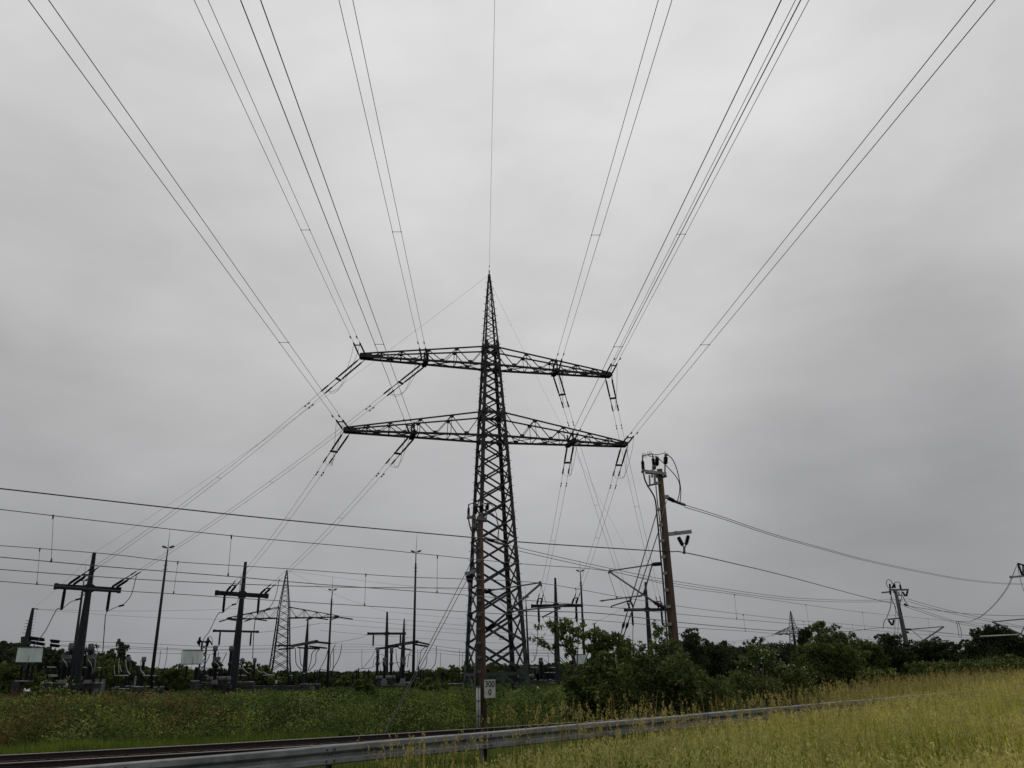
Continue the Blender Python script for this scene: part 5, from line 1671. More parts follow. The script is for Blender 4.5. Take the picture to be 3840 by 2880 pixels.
def warn(c, u, v, d, s, label):
    p = X(c, u, v, d)
    r = thing('warning_sign', label, 'warning sign', p, 'yellow triangle warning signs on the yard fence')
    h = s / CROPS[c][2] * d / FPX
    tri = lambda k, dy: [p + Vector((-h * .55 * k, dy, -h * .5 * k)), p + Vector((h * .55 * k, dy, -h * .5 * k)), p + Vector((0, dy, h * .5 * k))]
    part('plate', 'yellow', r, lambda m: m.plate(tri(1, 0), (0, 1, 0), .02))
    bl = MB()
    z = lambda x, y: p + Vector((x * h, -.025, y * h))
    bl.plate([z(-.02, .22), z(.10, .22), z(.02, .02), z(.1, .02), z(-.06, -.32), z(-.02, -.06), z(-.1, -.06)], (0, 1, 0), .015)
    bl.build('lightning_symbol', M['black'], r)
    part('post', 'gear_dark', r, lambda m: m.bar(p + Vector((0, .05, h * .3)), Vector((p.x, p.y + .05, YZ)), .05))


warn('S1', 970, 1487, 75.5, 50, 'leftmost yellow warning triangle, below the leftmost gantry pole')
warn('S6', 838, 1475, 79.5, 48, 'yellow warning triangle below the leftmost tall light mast')
warn('S4', 617, 1460, 83, 46, 'yellow warning triangle at the foot of the second gantry pole')
warn('S4', 1700, 1445, 91, 44, 'yellow warning triangle right of the far lattice mast')
wp = thing('white_plate', 'tiny white plate on a post in front of the far lattice mast', 'plate', X('S4', 1395, 1290, 107))
part('plate', 'white', wp, lambda m: m.box(X('S4', 1395, 1272, 107), .26, .04, .42))
part('stem', 'gear_dark', wp, lambda m: m.bar(X('S4', 1395, 1290, 107), X('S4', 1395, 1340, 107), .06))
wb = thing('white_bottle_lamp', 'small white cylinder standing at the leftmost gantry pole foot', 'lamp', X('S1', 1037, 1370, 82))
part('body', 'white', wb, lambda m: m.rings([X('S1', 1030, 1365, 82), X('S1', 1036, 1330, 82), X('S1', 1046, 1300, 82)], [.13, .15, .09], 10))
part('stem', 'gear_dark', wb, lambda m: m.bar(X('S1', 1028, 1368, 82), Vector((X('S1', 1028, 1368, 82).x, 82, YZ)), .1))
tw = thing('white_marker', 'white pointed marker in the weeds right of the big pylon foot', 'marker', X('Q3', 1548, 720, 75))
part('body', 'white', tw, lambda m: m.rings([X('Q3', 1548, 725, 75), X('Q3', 1548, 690, 75), X('Q3', 1540, 655, 75)], [.17, .12, .02], 8))


# --- tall light masts with lightning rods
def light_mast(label, rod, head, joint, foot, d, hw_px):
    r_, h_, j_, f_ = [W(*p, d) for p in (rod, head, joint, foot)]
    f_.z = YZ
    root = thing('light_mast', label, 'light mast', f_, 'tall light masts with lightning rods')
    part('pole', 'pole_steel', root, lambda m: m.rings([f_, f_.lerp(j_, .5), j_], [.21, .17, .12], 10))
    part('upper_tube', 'pole_steel', root, lambda m: m.rings([j_, h_], [.075, .065], 8))
    part('lightning_rod', 'wire', root, lambda m: m.rings([h_, r_], [.035, .016], 6))
    w = hw_px * d / FPX
    for s in (-1, 1):
        m = MB()
        m.rings([h_ + Vector((s * .1, 0, .05)), h_ + Vector((s * w * .3, 0, .05)), h_ + Vector((s * w * .75, 0, .17)), h_ + Vector((s * w, 0, .22))], [.05, .12, .15, .06], 6)
        m.build('lamp_head', M['galv_dark'], root)
    part('step_ring', 'galv_dark', root, lambda m: (m.bar(f_.lerp(j_, .96) - Vector((.3, 0, 0)), f_.lerp(j_, .96) + Vector((.3, 0, 0)), .05), m.bar(f_.lerp(j_, .93) - Vector((.3, 0, 0)), f_.lerp(j_, .93) + Vector((.3, 0, 0)), .05)))


light_mast('tall slim light mast with two lamp heads between the first two gantry poles', (638, 1985), (630, 2055), (624, 2100), (566, 2560), 92, 23)
light_mast('tall slim light mast in the open sky left of the big pylon', (1564, 2004), (1560, 2071), (1559, 2112), (1548, 2600), 108, 20)
light_mast('light mast passing in front of the far mast right crossarm', (1248, 2162), (1247, 2214), (1244, 2245), (1226, 2575), 125, 16)
light_mast('light mast beside the crossbar end of the bush gantry pole', (2174, 2098), (2176, 2143), (2178, 2180), (2196, 2560), 118, 15)
light_mast('thin light mast half hidden by the right leg of the big pylon', (1969, 2200), (1972, 2242), (1973, 2275), (1985, 2560), 140, 12)
light_mast('light mast mostly hidden behind the leftmost gantry pole', (321, 2120), (315, 2178), (311, 2205), (262, 2570), 100, 18)

# --- far lattice masts


def far_mast(label, top, base_x, d, zarm, hwb, hwa, L, yaw, hgt, wleg, z0=-2.3):
    t = W(*top, d)
    bx_ = t.x
    r = thing('far_lattice_mast', label, 'power pylon', (bx_, d, z0), 'lattice masts in the distance')
    lg, bb, ch = MB(), MB(), MB()
    za = zarm
    prof = [(z0, hwb), (z0 + 5, hwb * .76), (za, hwa), (za + hgt, hwa * .9), (t.z, .12)]
    c_, h_, a_, b_, _n = lattice_box(lg, bb, (bx_, d), yaw, prof, wleg, wleg * .46, .56, lmin=wleg * .4)
    for s in (-1, 1):
        crossarm(ch, bb, c_, h_, a_, b_, za, hgt, L, s, (bx_, d), [0, .3, .55, .78, 1], wleg * .6, wleg * .36)
    lg.build('corner_leg', M['far_mast'], r)
    bb.build('cross_bracing', M['far_mast'], r)
    ch.build('crossarm', M['far_mast'], r)
    ii = MB()
    for s in (-1, 1):
        for f in (.55, 1.0):
            p = Vector((bx_, d, za)) + a_ * (s * L * f)
            for k in (-1, 1):
                ii.insul(p, p + Vector((k * 2.6 + .6, .5, -.5)), .16, 6, .7).cut()
    ii.build_each('tension_insulator', M['insulator'], r)
    return r


FZ = W(1068, 2318, 185).z
far_mast('far lattice mast with one wide crossarm behind the second gantry pole', (1076, 2138), 1064, 185, FZ, 2.55, 1.32, 12.4, .12, 2.4, .33)
FZ2 = W(2968, 2377, 400).z
far_mast('tiny distant lattice mast above the forest at the right', (2964, 2291), 2975, 400, FZ2, 3.0, 1.45, 10.6, .35, 3.2, .5, z0=-5)
# ================================================================ vegetation
def quads(name, P, A, B, mat, parent=None, tint=None, fold=None):
    """rhombic leaves: centre P, half axes A (long) and B (wide)"""
    n = len(P)
    v = np.empty((n, 4, 3), np.float32)
    v[:, 0] = P - A
    v[:, 1] = P + B - A * .1
    v[:, 2] = P + A
    v[:, 3] = P - B - A * .1
    off = np.array(wloc(parent)) if parent else np.zeros(3)
    v = (v - off).reshape(-1, 3).astype(np.float32)
    me = bpy.data.meshes.new(name)
    me.vertices.add(n * 4)
    me.vertices.foreach_set('co', v.ravel())
    me.loops.add(n * 4)
    me.loops.foreach_set('vertex_index', np.arange(n * 4, dtype=np.int32))
    me.polygons.add(n)
    me.polygons.foreach_set('loop_start', np.arange(0, n * 4, 4, dtype=np.int32))
    me.polygons.foreach_set('loop_total', np.full(n, 4, np.int32))
    me.update(calc_edges=True)
    if tint is not None:
        at = me.color_attributes.new('tint', 'FLOAT_COLOR', 'POINT')
        c = np.ones((n, 4, 4), np.float32)
        c[:, :, :3] = tint[:, None, :]
        at.data.foreach_set('color', c.ravel())
    return link_mesh(name, me, mat, parent)


def rand_dirs(rg, n, zb=0.0, zs=1.0):
    d = rg.normal(0, 1, (n, 3))
    d[:, 2] = d[:, 2] * zs + zb
    return d / np.linalg.norm(d, axis=1, keepdims=True)


def leaf_axes(rg, n, ln, wd, zb=-.2, zs=.8):
    a = rand_dirs(rg, n, zb, zs)
    r = rand_dirs(rg, n)
    b = np.cross(a, r)
    b /= np.linalg.norm(b, axis=1, keepdims=True) + 1e-9
    s = rg.uniform(.65, 1.3, (n, 1))
    return a * ln * s, b * wd * s


def crown_points(rg, blobs, n):
    """points gathered in twig sprays through a set of ellipsoids (c, r)"""
    more = []
    for c, r in blobs:
        for _ in range(5):
            d = rand_dirs(rg, 1)[0]
            d[2] = d[2] * .8 + .25
            q = rg.uniform(.22, .42)
            more.append((tuple(np.array(c) + d * np.array(r) * rg.uniform(.85, 1.35)), tuple(np.array(r) * q)))
    blobs = [(c, tuple(np.array(r) * .86)) for c, r in blobs] + more
    vol = np.array([r[0] * r[1] * r[2] for c, r in blobs]) ** .72
    out = []
    for (c, r), k in zip(blobs, rg.multinomial(n, vol / vol.sum())):
        m = max(5, k // 22)
        d = rand_dirs(rg, m)
        rad = rg.uniform(.35, 1, (m, 1)) ** .45
        tw = d * rad * np.array(r) + np.array(c)
        w = rg.integers(0, m, k)
        sp = rg.normal(0, 1, (k, 3)) * np.minimum(.17, np.mean(r) * .12 + .02)
        out.append(tw[w] + sp)
    return np.concatenate(out)


def tree(name, label, cat, base, blobs, leaf, n, mat, group=None, trunk_r=.12, seed=1, bark='bark', limbs=True, zb=-.2, extra=None):
    rg = np.random.default_rng(seed)
    base = Vector(base)
    r = thing(name, label, cat, base, group)
    m = MB()
    top = max(blobs, key=lambda b: b[0][2])
    tc = Vector(top[0])
    spine = smoothline([base + Vector((0, 0, -.3)), base.lerp(tc, .35) + Vector((.1 * trunk_r, 0, 0)), base.lerp(tc, .7) + Vector((-.4 * trunk_r, .1, 0)), tc + Vector((0, 0, top[1][2] * .3))], 4)
    m.rings(spine, [trunk_r * (1 - .8 * i / (len(spine) - 1)) for i in range(len(spine))], 7)
    if limbs:
        for c, rr in blobs:
            c = Vector(c)
            f = min(.75, max(.12, (c.z - base.z) / max(.1, tc.z - base.z) - .3))
            s = spine[int(f * (len(spine) - 1))]
            m.rings(smoothline([s, s.lerp(c, .5) + Vector((0, 0, .12 * rr[2])), c + (c - s) * .25], 4), [trunk_r * .45, trunk_r * .4, trunk_r * .36, trunk_r * .32, trunk_r * .28, trunk_r * .22, trunk_r * .18, trunk_r * .14, trunk_r * .08][:9], 5)
            for _ in range(4):
                e = c + Vector(rand_dirs(rg, 1)[0] * np.array(rr) * .85)
                m.rings([c, c.lerp(e, .5) + Vector((0, 0, .05)), e], [trunk_r * .16, trunk_r * .1, trunk_r * .04], 4)
    m.build('trunk', M[bark], r)
    n = int(n * 2.4)
    P = crown_points(rg, blobs, n)
    A, B = leaf_axes(rg, n, leaf[0] * .58, leaf[1] * .60, zb)
    quads('crown', P, A, B, M[mat], r)
    if extra:
        em, en, es = extra
        P = crown_points(rg, blobs, en * 4)
        P = P[np.argsort(-P[:, 2] + .4 * P[:, 1] + rg.normal(0, .25, len(P)))][:en]
        P = P + np.array([0, -.45, .1])
        A, B = leaf_axes(rg, len(P), es, es * .8, 0, .3)
        quads('blossom', P, A, B, M[em], r)
    return r


def px_blobs(d, lst, deep=1.0, dj=.8, seed=0):
    """(px, py, rx, ry) in photo pixels -> ellipsoids at distance d"""
    rg = np.random.default_rng(seed)
    out = []
    for x, y, rx, ry in lst:
        c = W(x, y, d + rg.uniform(-dj, dj))
        k = d / FPX * .97
        out.append(((c.x, c.y, c.z), (rx * k, (rx + ry) * .5 * k * deep, ry * k)))
    return out


def foot(px, d, z=None):
    p = W(px, 2560, d)
    zz = float(ground_z(p.x, d)) if z is None else z
    return (p.x, d, zz)


G_SHRUB = 'shrubs between guardrail and switchyard'
# -- the big bush group around the brown pole
tree('leafy_shrub', 'airy leafy shrub with drooping bright leaves reaching left towards the big pylon', 'shrub', foot(2215, 27.5),
     px_blobs(27.5, [(2060, 2352, 42, 22), (2105, 2372, 40, 30), (2025, 2405, 30, 14), (2060, 2422, 32, 16), (2130, 2345, 30, 26), (2170, 2385, 62, 34), (2130, 2430, 40, 34), (2225, 2395, 46, 28), (2262, 2425, 46, 38)], .9, .5, 1), (.15, .046), 800, 'leaf_shrub', G_SHRUB, .06, 21, zb=-.75)
tree('leafy_shrub', 'wide dark shrub mass left of the big brown pole', 'shrub', foot(2240, 27.0),
     px_blobs(27.0, [(2185, 2548, 55, 44), (2250, 2525, 66, 42), (2200, 2600, 80, 60), (2290, 2570, 95, 75), (2330, 2500, 70, 46), (2270, 2640, 105, 50), (2120, 2500, 14, 26), (2262, 2466, 16, 24), (2300, 2478, 16, 30), (2345, 2452, 18, 28), (2130, 2560, 22, 30), (2150, 2640, 26, 30), (2120, 2680, 26, 18)], .9, .6, 2), (.115, .044), 6000, 'leaf_mid', G_SHRUB, .07, 22, zb=-.4)
tree('leafy_shrub', 'bright topped rounded shrub between the airy shrub and the big brown pole', 'shrub', foot(2330, 28.0),
     px_blobs(28.0, [(2270, 2400, 50, 30), (2330, 2415, 52, 36), (2230, 2430, 46, 28), (2345, 2440, 44, 34), (2300, 2450, 70, 34)], .9, .5, 3), (.145, .048), 850, 'leaf_shrub', G_SHRUB, .06, 23, zb=-.7)
tree('leafy_shrub', 'dark dense shrub hiding the foot of the big brown pole', 'shrub', foot(2460, 28.2),
     px_blobs(28.2, [(2430, 2505, 60, 44), (2400, 2570, 90, 70), (2480, 2560, 90, 70), (2540, 2520, 70, 56), (2440, 2630, 130, 56), (2570, 2590, 70, 60), (2370, 2475, 44, 32), (2410, 2440, 16, 30), (2445, 2455, 18, 26), (2560, 2470, 18, 34), (2595, 2530, 26, 34), (2610, 2600, 30, 40)], .9, .6, 4), (.115, .044), 6500, 'leaf_mid', G_SHRUB, .08, 24, zb=-.4)
tree('leafy_shrub', 'slender bright shrub tip standing right against the left side of the big brown pole', 'shrub', foot(2500, 29.6),
     px_blobs(29.6, [(2468, 2352, 20, 16), (2480, 2380, 34, 26), (2500, 2415, 40, 30), (2475, 2440, 46, 34), (2520, 2445, 40, 30)], .9, .4, 5), (.12, .04), 650, 'leaf_shrub', G_SHRUB, .05, 25, zb=-.5)
tree('leafy_shrub', 'low mid green shrub right of the big brown pole', 'shrub', foot(2640, 30),
     px_blobs(30, [(2590, 2570, 50, 50), (2640, 2580, 60, 40), (2690, 2600, 60, 40), (2620, 2630, 80, 50), (2570, 2500, 30, 40)], .9, .6, 6), (.085, .03), 4800, 'leaf_mid', G_SHRUB, .05, 26, zb=-.3)
tree('elder_bush', 'elder bush with clusters of white flowers right of the big brown pole', 'shrub', foot(2880, 36),
     px_blobs(36, [(2800, 2540, 60, 36), (2870, 2520, 60, 34), (2940, 2530, 60, 34), (2990, 2550, 50, 34), (2850, 2590, 110, 50), (2960, 2600, 90, 46), (2840, 2455, 36, 30), (2810, 2490, 44, 30), (2870, 2475, 40, 34)], .9, .8, 7), (.10, .04), 8500, 'leaf_mid', G_SHRUB, .08, 27, zb=-.3, extra=('flower', 170, .036))
tree('broad_tree', 'broad bright topped tree standing right of the dark ivy stump', 'tree', foot(3110, 46),
     px_blobs(46, [(3068, 2350, 26, 18), (3100, 2385, 44, 34), (3062, 2440, 46, 34), (3120, 2440, 66, 46), (3150, 2400, 36, 30), (3070, 2490, 80, 46), (3150, 2500, 80, 50), (3020, 2490, 40, 34), (3190, 2470, 36, 46), (3110, 2560, 110, 50), (3020, 2540, 60, 40)], .9, 1.2, 8), (.115, .045), 19000, 'leaf_mid', 'trees right of the big brown pole', .16, 28, zb=-.3)
tree('ivy_stump', 'dark blocky ivy clad stump left of the broad tree top', 'tree', foot(3020, 60),
     px_blobs(60, [(3008, 2372, 12, 14), (3026, 2370, 12, 14), (3010, 2395, 13, 16), (3028, 2394, 13, 16), (3012, 2422, 16, 18), (3028, 2425, 16, 18), (3022, 2450, 22, 26)], .9, .3, 9), (.11, .06), 4200, 'leaf_dark', 'trees right of the big brown pole', .25, 29)
tree('dark_tree', 'dark round topped tree just right of the big brown pole', 'tree', foot(2590, 62),
     px_blobs(62, [(2575, 2385, 22, 18), (2595, 2400, 36, 28), (2570, 2430, 40, 32), (2615, 2430, 34, 32), (2585, 2480, 56, 44), (2600, 2530, 60, 46)], .9, 1, 10), (.13, .06), 7000, 'leaf_dark', 'trees right of the big brown pole', .18, 30)
for i, (px, d, bl, lab, nn, mt) in enumerate([
    (2700, 75, [(2670, 2440, 44, 26), (2720, 2450, 60, 34), (2690, 2500, 80, 50), (2760, 2500, 60, 50), (2640, 2490, 50, 46)], 'dark hedge like tree between the dark round tree and the elder bush', 5200, 'leaf_dark'),
    (2900, 90, [(2850, 2440, 60, 26), (2920, 2440, 70, 28), (2890, 2490, 100, 46), (2970, 2470, 50, 40)], 'dark tree behind the elder bush', 4300, 'leaf_dark'),
    (3240, 70, [(3220, 2420, 40, 26), (3260, 2440, 50, 34), (3225, 2490, 60, 46), (3290, 2480, 50, 46), (3250, 2540, 80, 40)], 'dark green tree right behind the broad bright tree', 5200, 'leaf_mid'),
    (3340, 72, [(3320, 2405, 36, 22), (3350, 2400, 32, 20), (3340, 2440, 56, 36), (3310, 2480, 50, 40), (3370, 2490, 56, 44), (3340, 2540, 80, 36)], 'bushy dark tree behind the grey leaning pole', 5200, 'leaf_dark'),
    (3500, 88, [(3460, 2425, 40, 22), (3505, 2415, 36, 20), (3550, 2430, 46, 22), (3500, 2465, 80, 34), (3570, 2470, 50, 30), (3430, 2460, 40, 30)], 'low dark tree between the grey leaning pole and the big dark tree', 4800, 'leaf_dark'),
    (3720, 66, [(3710, 2362, 26, 18), (3760, 2372, 30, 22), (3680, 2390, 36, 26), (3735, 2400, 60, 32), (3790, 2410, 50, 34), (3660, 2430, 50, 34), (3730, 2450, 90, 44), (3820, 2440, 60, 44), (3700, 2490, 90, 30)], 'big dark tree under the white steady tube at the right edge', 9000, 'leaf_dark'),
]):
    tree('dark_tree', lab, 'tree', foot(px, d), px_blobs(d, bl, .9, 1.2, 40 + i), (.0022 * d, .0010 * d), int(nn * 1.5), mt, 'trees right of the big brown pole', .2, 50 + i)
for i, (px, d, bl, lab, nn, mt) in enumerate([
    (3540, 50, [(3470, 2520, 60, 26), (3540, 2505, 60, 28), (3600, 2515, 60, 26), (3560, 2540, 110, 26)], 'olive bush in front of the dark trees right of the grey leaning pole', 4200, 'leaf_mid'),
    (3720, 50, [(3660, 2510, 50, 24), (3720, 2500, 60, 26), (3790, 2500, 60, 28), (3740, 2525, 110, 26)], 'olive bush below the big dark tree at the right edge', 4200, 'leaf_mid'),
    (3330, 52, [(3300, 2545, 40, 24), (3360, 2550, 40, 24), (3330, 2570, 60, 22)], 'olive bush left of the grey leaning pole foot', 2400, 'leaf_mid'),
    (2700, 33, [(2680, 2600, 24, 26), (2700, 2620, 30, 26), (2690, 2640, 40, 20)], 'yellowish green bush right of the low mid green shrub', 1500, 'leaf_ochre'),
    (2165, 25, [(2160, 2680, 26, 18), (2180, 2690, 22, 14)], 'small bright green bush at the left foot of the dark shrub mass', 900, 'leaf_bright'),
]):
    tree('low_bush', lab, 'bush', foot(px, d), px_blobs(d, bl, .9, .7, 60 + i), (.0024 * d, .0010 * d), int(nn * 1.3),  mt, G_SHRUB, .05, 70 + i)
# -- trees in and behind the switchyard
for i, (nm, px, d, bl, lab, nn, mt) in enumerate([
    ('young_pine', 450, 125, [(444, 2415, 9, 12), (462, 2418, 8, 10), (455, 2440, 16, 18), (475, 2430, 8, 10), (455, 2470, 22, 20), (470, 2490, 26, 22)], 'spiky young pine left of the leftmost tall light mast', 1500, 'leaf_dark'),
    ('yard_tree', 420, 128, [(416, 2450, 14, 14), (430, 2480, 20, 18), (400, 2470, 20, 18)], 'small round dark tree left of the young pine', 1200, 'leaf_dark'),
    ('yard_tree', 395, 110, [(390, 2480, 34, 22), (430, 2500, 40, 24), (380, 2530, 50, 40), (440, 2550, 50, 44)], 'bright green tree right of the leftmost gantry pole', 3200, 'leaf_bright'),
    ('yard_tree', 500, 130, [(490, 2500, 20, 20), (510, 2520, 30, 24), (480, 2550, 50, 36)], 'dark tree under the young pine', 1800, 'leaf_dark'),
    ('yard_tree', 340, 130, [(330, 2450, 30, 20), (350, 2475, 40, 24), (310, 2490, 40, 30)], 'dark tree just behind the leftmost gantry pole', 2000, 'leaf_dark'),
    ('yard_tree', 60, 95, [(20, 2510, 40, 24), (70, 2530, 50, 30), (110, 2550, 44, 30), (30, 2560, 60, 36)], 'mid green bush below the dark hill at the left edge', 3400, 'leaf_mid'),
    ('yard_tree', 660, 150, [(640, 2530, 40, 20), (690, 2520, 40, 20), (670, 2560, 70, 30)], 'green bush left of the second pale green box', 2200, 'leaf_bright'),
    ('yard_tree', 590, 150, [(570, 2525, 34, 18), (610, 2535, 30, 18), (590, 2560, 60, 30)], 'dark green bush right of the leftmost tall light mast', 2000, 'leaf_mid'),
    ('willow_bush', 915, 135, [(910, 2495, 20, 14), (935, 2505, 20, 14), (900, 2525, 40, 24), (950, 2540, 36, 26), (920, 2560, 60, 26)], 'feathery bush right behind the second gantry pole', 3000, 'leaf_mid'),
    ('willow_bush', 985, 140, [(980, 2510, 20, 12), (1000, 2525, 26, 18), (985, 2550, 50, 26), (1040, 2555, 40, 20)], 'feathery bush left of the far lattice mast foot', 2600, 'leaf_mid'),
    ('yard_tree', 825, 150, [(815, 2510, 20, 16), (835, 2530, 26, 20), (800, 2540, 26, 22), (830, 2560, 50, 24)], 'dark bush between the breaker columns of the second bay', 2200, 'leaf_dark'),
    ('yard_tree', 1150, 160, [(1110, 2550, 40, 18), (1170, 2555, 40, 18), (1220, 2560, 40, 16)], 'low dark bush right of the far lattice mast foot', 2000, 'leaf_dark'),
    ('yard_tree', 1310, 165, [(1300, 2550, 34, 16), (1350, 2545, 34, 18), (1390, 2540, 30, 20), (1340, 2565, 70, 16)], 'low bush behind the slim gantry pole foot', 2200, 'leaf_mid'),
    ('yard_tree', 1620, 128, [(1600, 2535, 40, 20), (1650, 2525, 30, 20), (1690, 2530, 30, 20), (1640, 2560, 90, 20)], 'row of green saplings just left of the big pylon feet', 2600, 'leaf_bright'),
    ('yard_tree', 1740, 128, [(1710, 2520, 24, 20), (1750, 2510, 22, 22), (1790, 2515, 22, 18), (1745, 2550, 60, 20)], 'green saplings right behind the left pylon foot', 2000, 'leaf_bright'),
    ('yard_tree', 1870, 135, [(1840, 2505, 30, 16), (1890, 2505, 30, 14), (1930, 2515, 26, 16), (1880, 2540, 70, 20)], 'leafy bush seen between the pylon feet', 2200, 'leaf_mid'),
]):
    tree(nm, lab, 'tree', foot(px, d), px_blobs(d, bl, .9, 1.5, 80 + i), (.0026 * d, .0011 * d), nn, mt, 'trees and bushes of the switchyard', .14, 90 + i)
# saplings in the weeds in front of the yard
for i, (px, d, bl, lab, nn, mt) in enumerate([
    (1625, 52, [(1610, 2580, 34, 26), (1640, 2590, 30, 26), (1620, 2615, 50, 24)], 'dark bush in the weeds left of the km sign pole', 2600, 'leaf_mid'),
    (1372, 50, [(1350, 2570, 18, 24), (1380, 2585, 22, 26), (1360, 2620, 34, 30), (1395, 2610, 24, 26)], 'upright green sapling in the weeds below the bay left of the pylon', 2600, 'leaf_bright'),
    (190, 54, [(150, 2610, 40, 18), (200, 2605, 40, 18), (240, 2615, 40, 16)], 'dark low bush in the weeds under the leftmost gantry pole', 2200, 'leaf_mid'),
    (440, 56, [(420, 2608, 30, 12), (460, 2606, 30, 12), (440, 2620, 50, 12)], 'pale green weeds bush below the leftmost tall light mast', 1500, 'leaf_bright'),
]):
    tree('weed_bush', lab, 'bush', foot(px, d), px_blobs(d, bl, .9, .7, 100 + i), (.0030 * d, .0011 * d), nn, mt, G_SHRUB, .04, 120 + i)

# ---------------------------------------------------------------- far forest: one mass
rg = np.random.default_rng(5)
sky_tab = [(-500, 2412), (0, 2402), (60, 2404), (130, 2418), (220, 2432), (300, 2450), (380, 2470), (480, 2488), (560, 2504), (700, 2512), (900, 2512), (1100, 2516), (1300, 2518), (1500, 2516), (1700, 2508), (1900, 2496), (2100, 2484), (2160, 2468), (2230, 2458), (2330, 2462), (2420, 2470), (2500, 2440), (2560, 2424), (2660, 2420), (2780, 2422), (2900, 2422), (3000, 2430), (3180, 2425), (3300, 2412), (3450, 2418), (3560, 2440), (3700, 2425), (3840, 2420), (4400, 2410)]
FP, FA, FB = [], [], []
for i in range(900):
    px = rg.uniform(-450, 4350)
    far_ = rg.random()
    d = 170 + 150 * far_
    yt = lerp_table(sky_tab, px) + (1 - far_) * (20 if px < 380 or px > 2100 else 9) + abs(rg.normal(0, 5))
    t = W(px, yt, d)
    g = float(ground_z(t.x, d))
    h = t.z - g
    if h < 1.0:
        continue
    w = rg.uniform(2.2, 3.9)
    k = 130
    s = rg.random((k, 1)) ** .7
    zz = g + h * (.12 + .88 * s[:, 0])
    conif = rg.random() < .45
    rad = w * ((1 - s[:, 0]) ** .8 * 1.1 + .12) if conif else w * np.sqrt(np.clip(1 - (2 * s[:, 0] - .9) ** 2 * .85, .06, 1))
    th = rg.uniform(0, 6.283, k)
    rr = rad * rg.uniform(.4, 1.05, k)
    P = np.stack([t.x + rr * np.cos(th), t.y + rr * np.sin(th), zz], -1)
    A, B = leaf_axes(rg, k, .78, .42, .1, .8)
    FP.append(P)
    FA.append(A)
    FB.append(B)
fo = quads('forest', np.concatenate(FP), np.concatenate(FA), np.concatenate(FB), M['leaf_forest'])
tag(fo, 'dark mixed forest closing the horizon behind the switchyard and railway', 'forest', None, 'stuff')


# ---------------------------------------------------------------- weeds between the track and the yard
def vis(P, lo=-260, hi=4100):
    d = P[:, 1] * math.cos(PITCH)
    x = 1920 + FPX * P[:, 0] / np.maximum(d, .1)
    return (x > lo) & (x < hi)


def fields(x, y, seed, scale):
    """cheap smooth noise 0..1"""
    rg = np.random.default_rng(seed)
    o = np.zeros_like(x)
    for k in range(5):
        a = rg.uniform(0, 6.28)
        f = scale * 1.7 ** k
        o += np.sin((x * math.cos(a) + y * math.sin(a)) * f + rg.uniform(0, 6.28)) * np.sin((x * -math.sin(a) + y * math.cos(a)) * f * .83 + rg.uniform(0, 6.28)) / 1.5 ** k
    return np.clip(.5 + o * .32, 0, 1)


rg = np.random.default_rng(17)


def track_t(x, y):
    xx = np.clip(x, -60, 30)
    return y - (rc[0] * xx ** 2 + rc[1] * xx + rc[2] + (x - xx) * .5)


def spread(rg, n, y0, y1, p, lo=-220, hi=2750):
    u = rg.random(n)
    y = y0 + (y1 - y0) * u ** p
    x = rg.random(n) * (y * 1.0 + 9) - (y * .80 + 7)
    ok = vis(np.stack([x, y, y], -1), lo, hi)
    return x[ok], y[ok]


def los_cap(x, y, rg=None):
    """tallest the growth gets: it stays below the sight line to the yard, as in the photograph"""
    px = 1920 + FPX * x / (y * math.cos(PITCH))
    return np.maximum(.10, -np.interp(px, [0, 600, 1200, 2300], [.0185, .0195, .0245, .026]) * y - .26 * fields(x, y, 29, .25) + .08 - ground_z(x, y))


# -- clumps of docks, nettles, mugwort and bramble, each a dome of small leaves of one kind
x, y = spread(rg, 3600, 33, 72, 1.15)
t = track_t(x, y)
ok = t > 4.5
x, y, t = x[ok], y[ok], t[ok]
ppx = 1920 + FPX * x / (y * math.cos(PITCH))
low = np.clip((t - 5) / 6, .12, 1)
H = np.minimum(rg.uniform(.35, 1.45, len(x)) * (.6 + .7 * fields(x, y, 9, .5)) * low, los_cap(x, y) * rg.uniform(.5, 1.5, len(x)))
side = (ppx > 1250) & (t < 9.5)
H = np.where(side, np.minimum(H, np.maximum(.02, -1.9 * y / (y - t) - .06 - ground_z(x, y))), H)
RD = rg.uniform(.45, 1.25, len(x)) * (.6 + .5 * np.minimum(H, 1))
fr = fields(x, y, 4, .22)
rusty = (rg.random(len(x)) < np.clip((980 - ppx) / 600, 0, 1) * np.clip((t - 9.5) / 5, 0, 1) * np.clip(fr * 3.2 - .75, 0, 1) * .92)
kind = rg.random(len(x))
pal = np.array([[.034, .050, .016], [.090, .125, .032], [.185, .230, .055], [.14, .185, .045], [.22, .235, .13]])
ki = np.digitize(kind, [.30, .62, .90, .98])
col = pal[ki]
col[rusty] = np.array([.140, .076, .032]) * rg.uniform(.55, 1.35, (rusty.sum(), 1)) + np.array([.0, .030, .004]) * rg.random((rusty.sum(), 1))
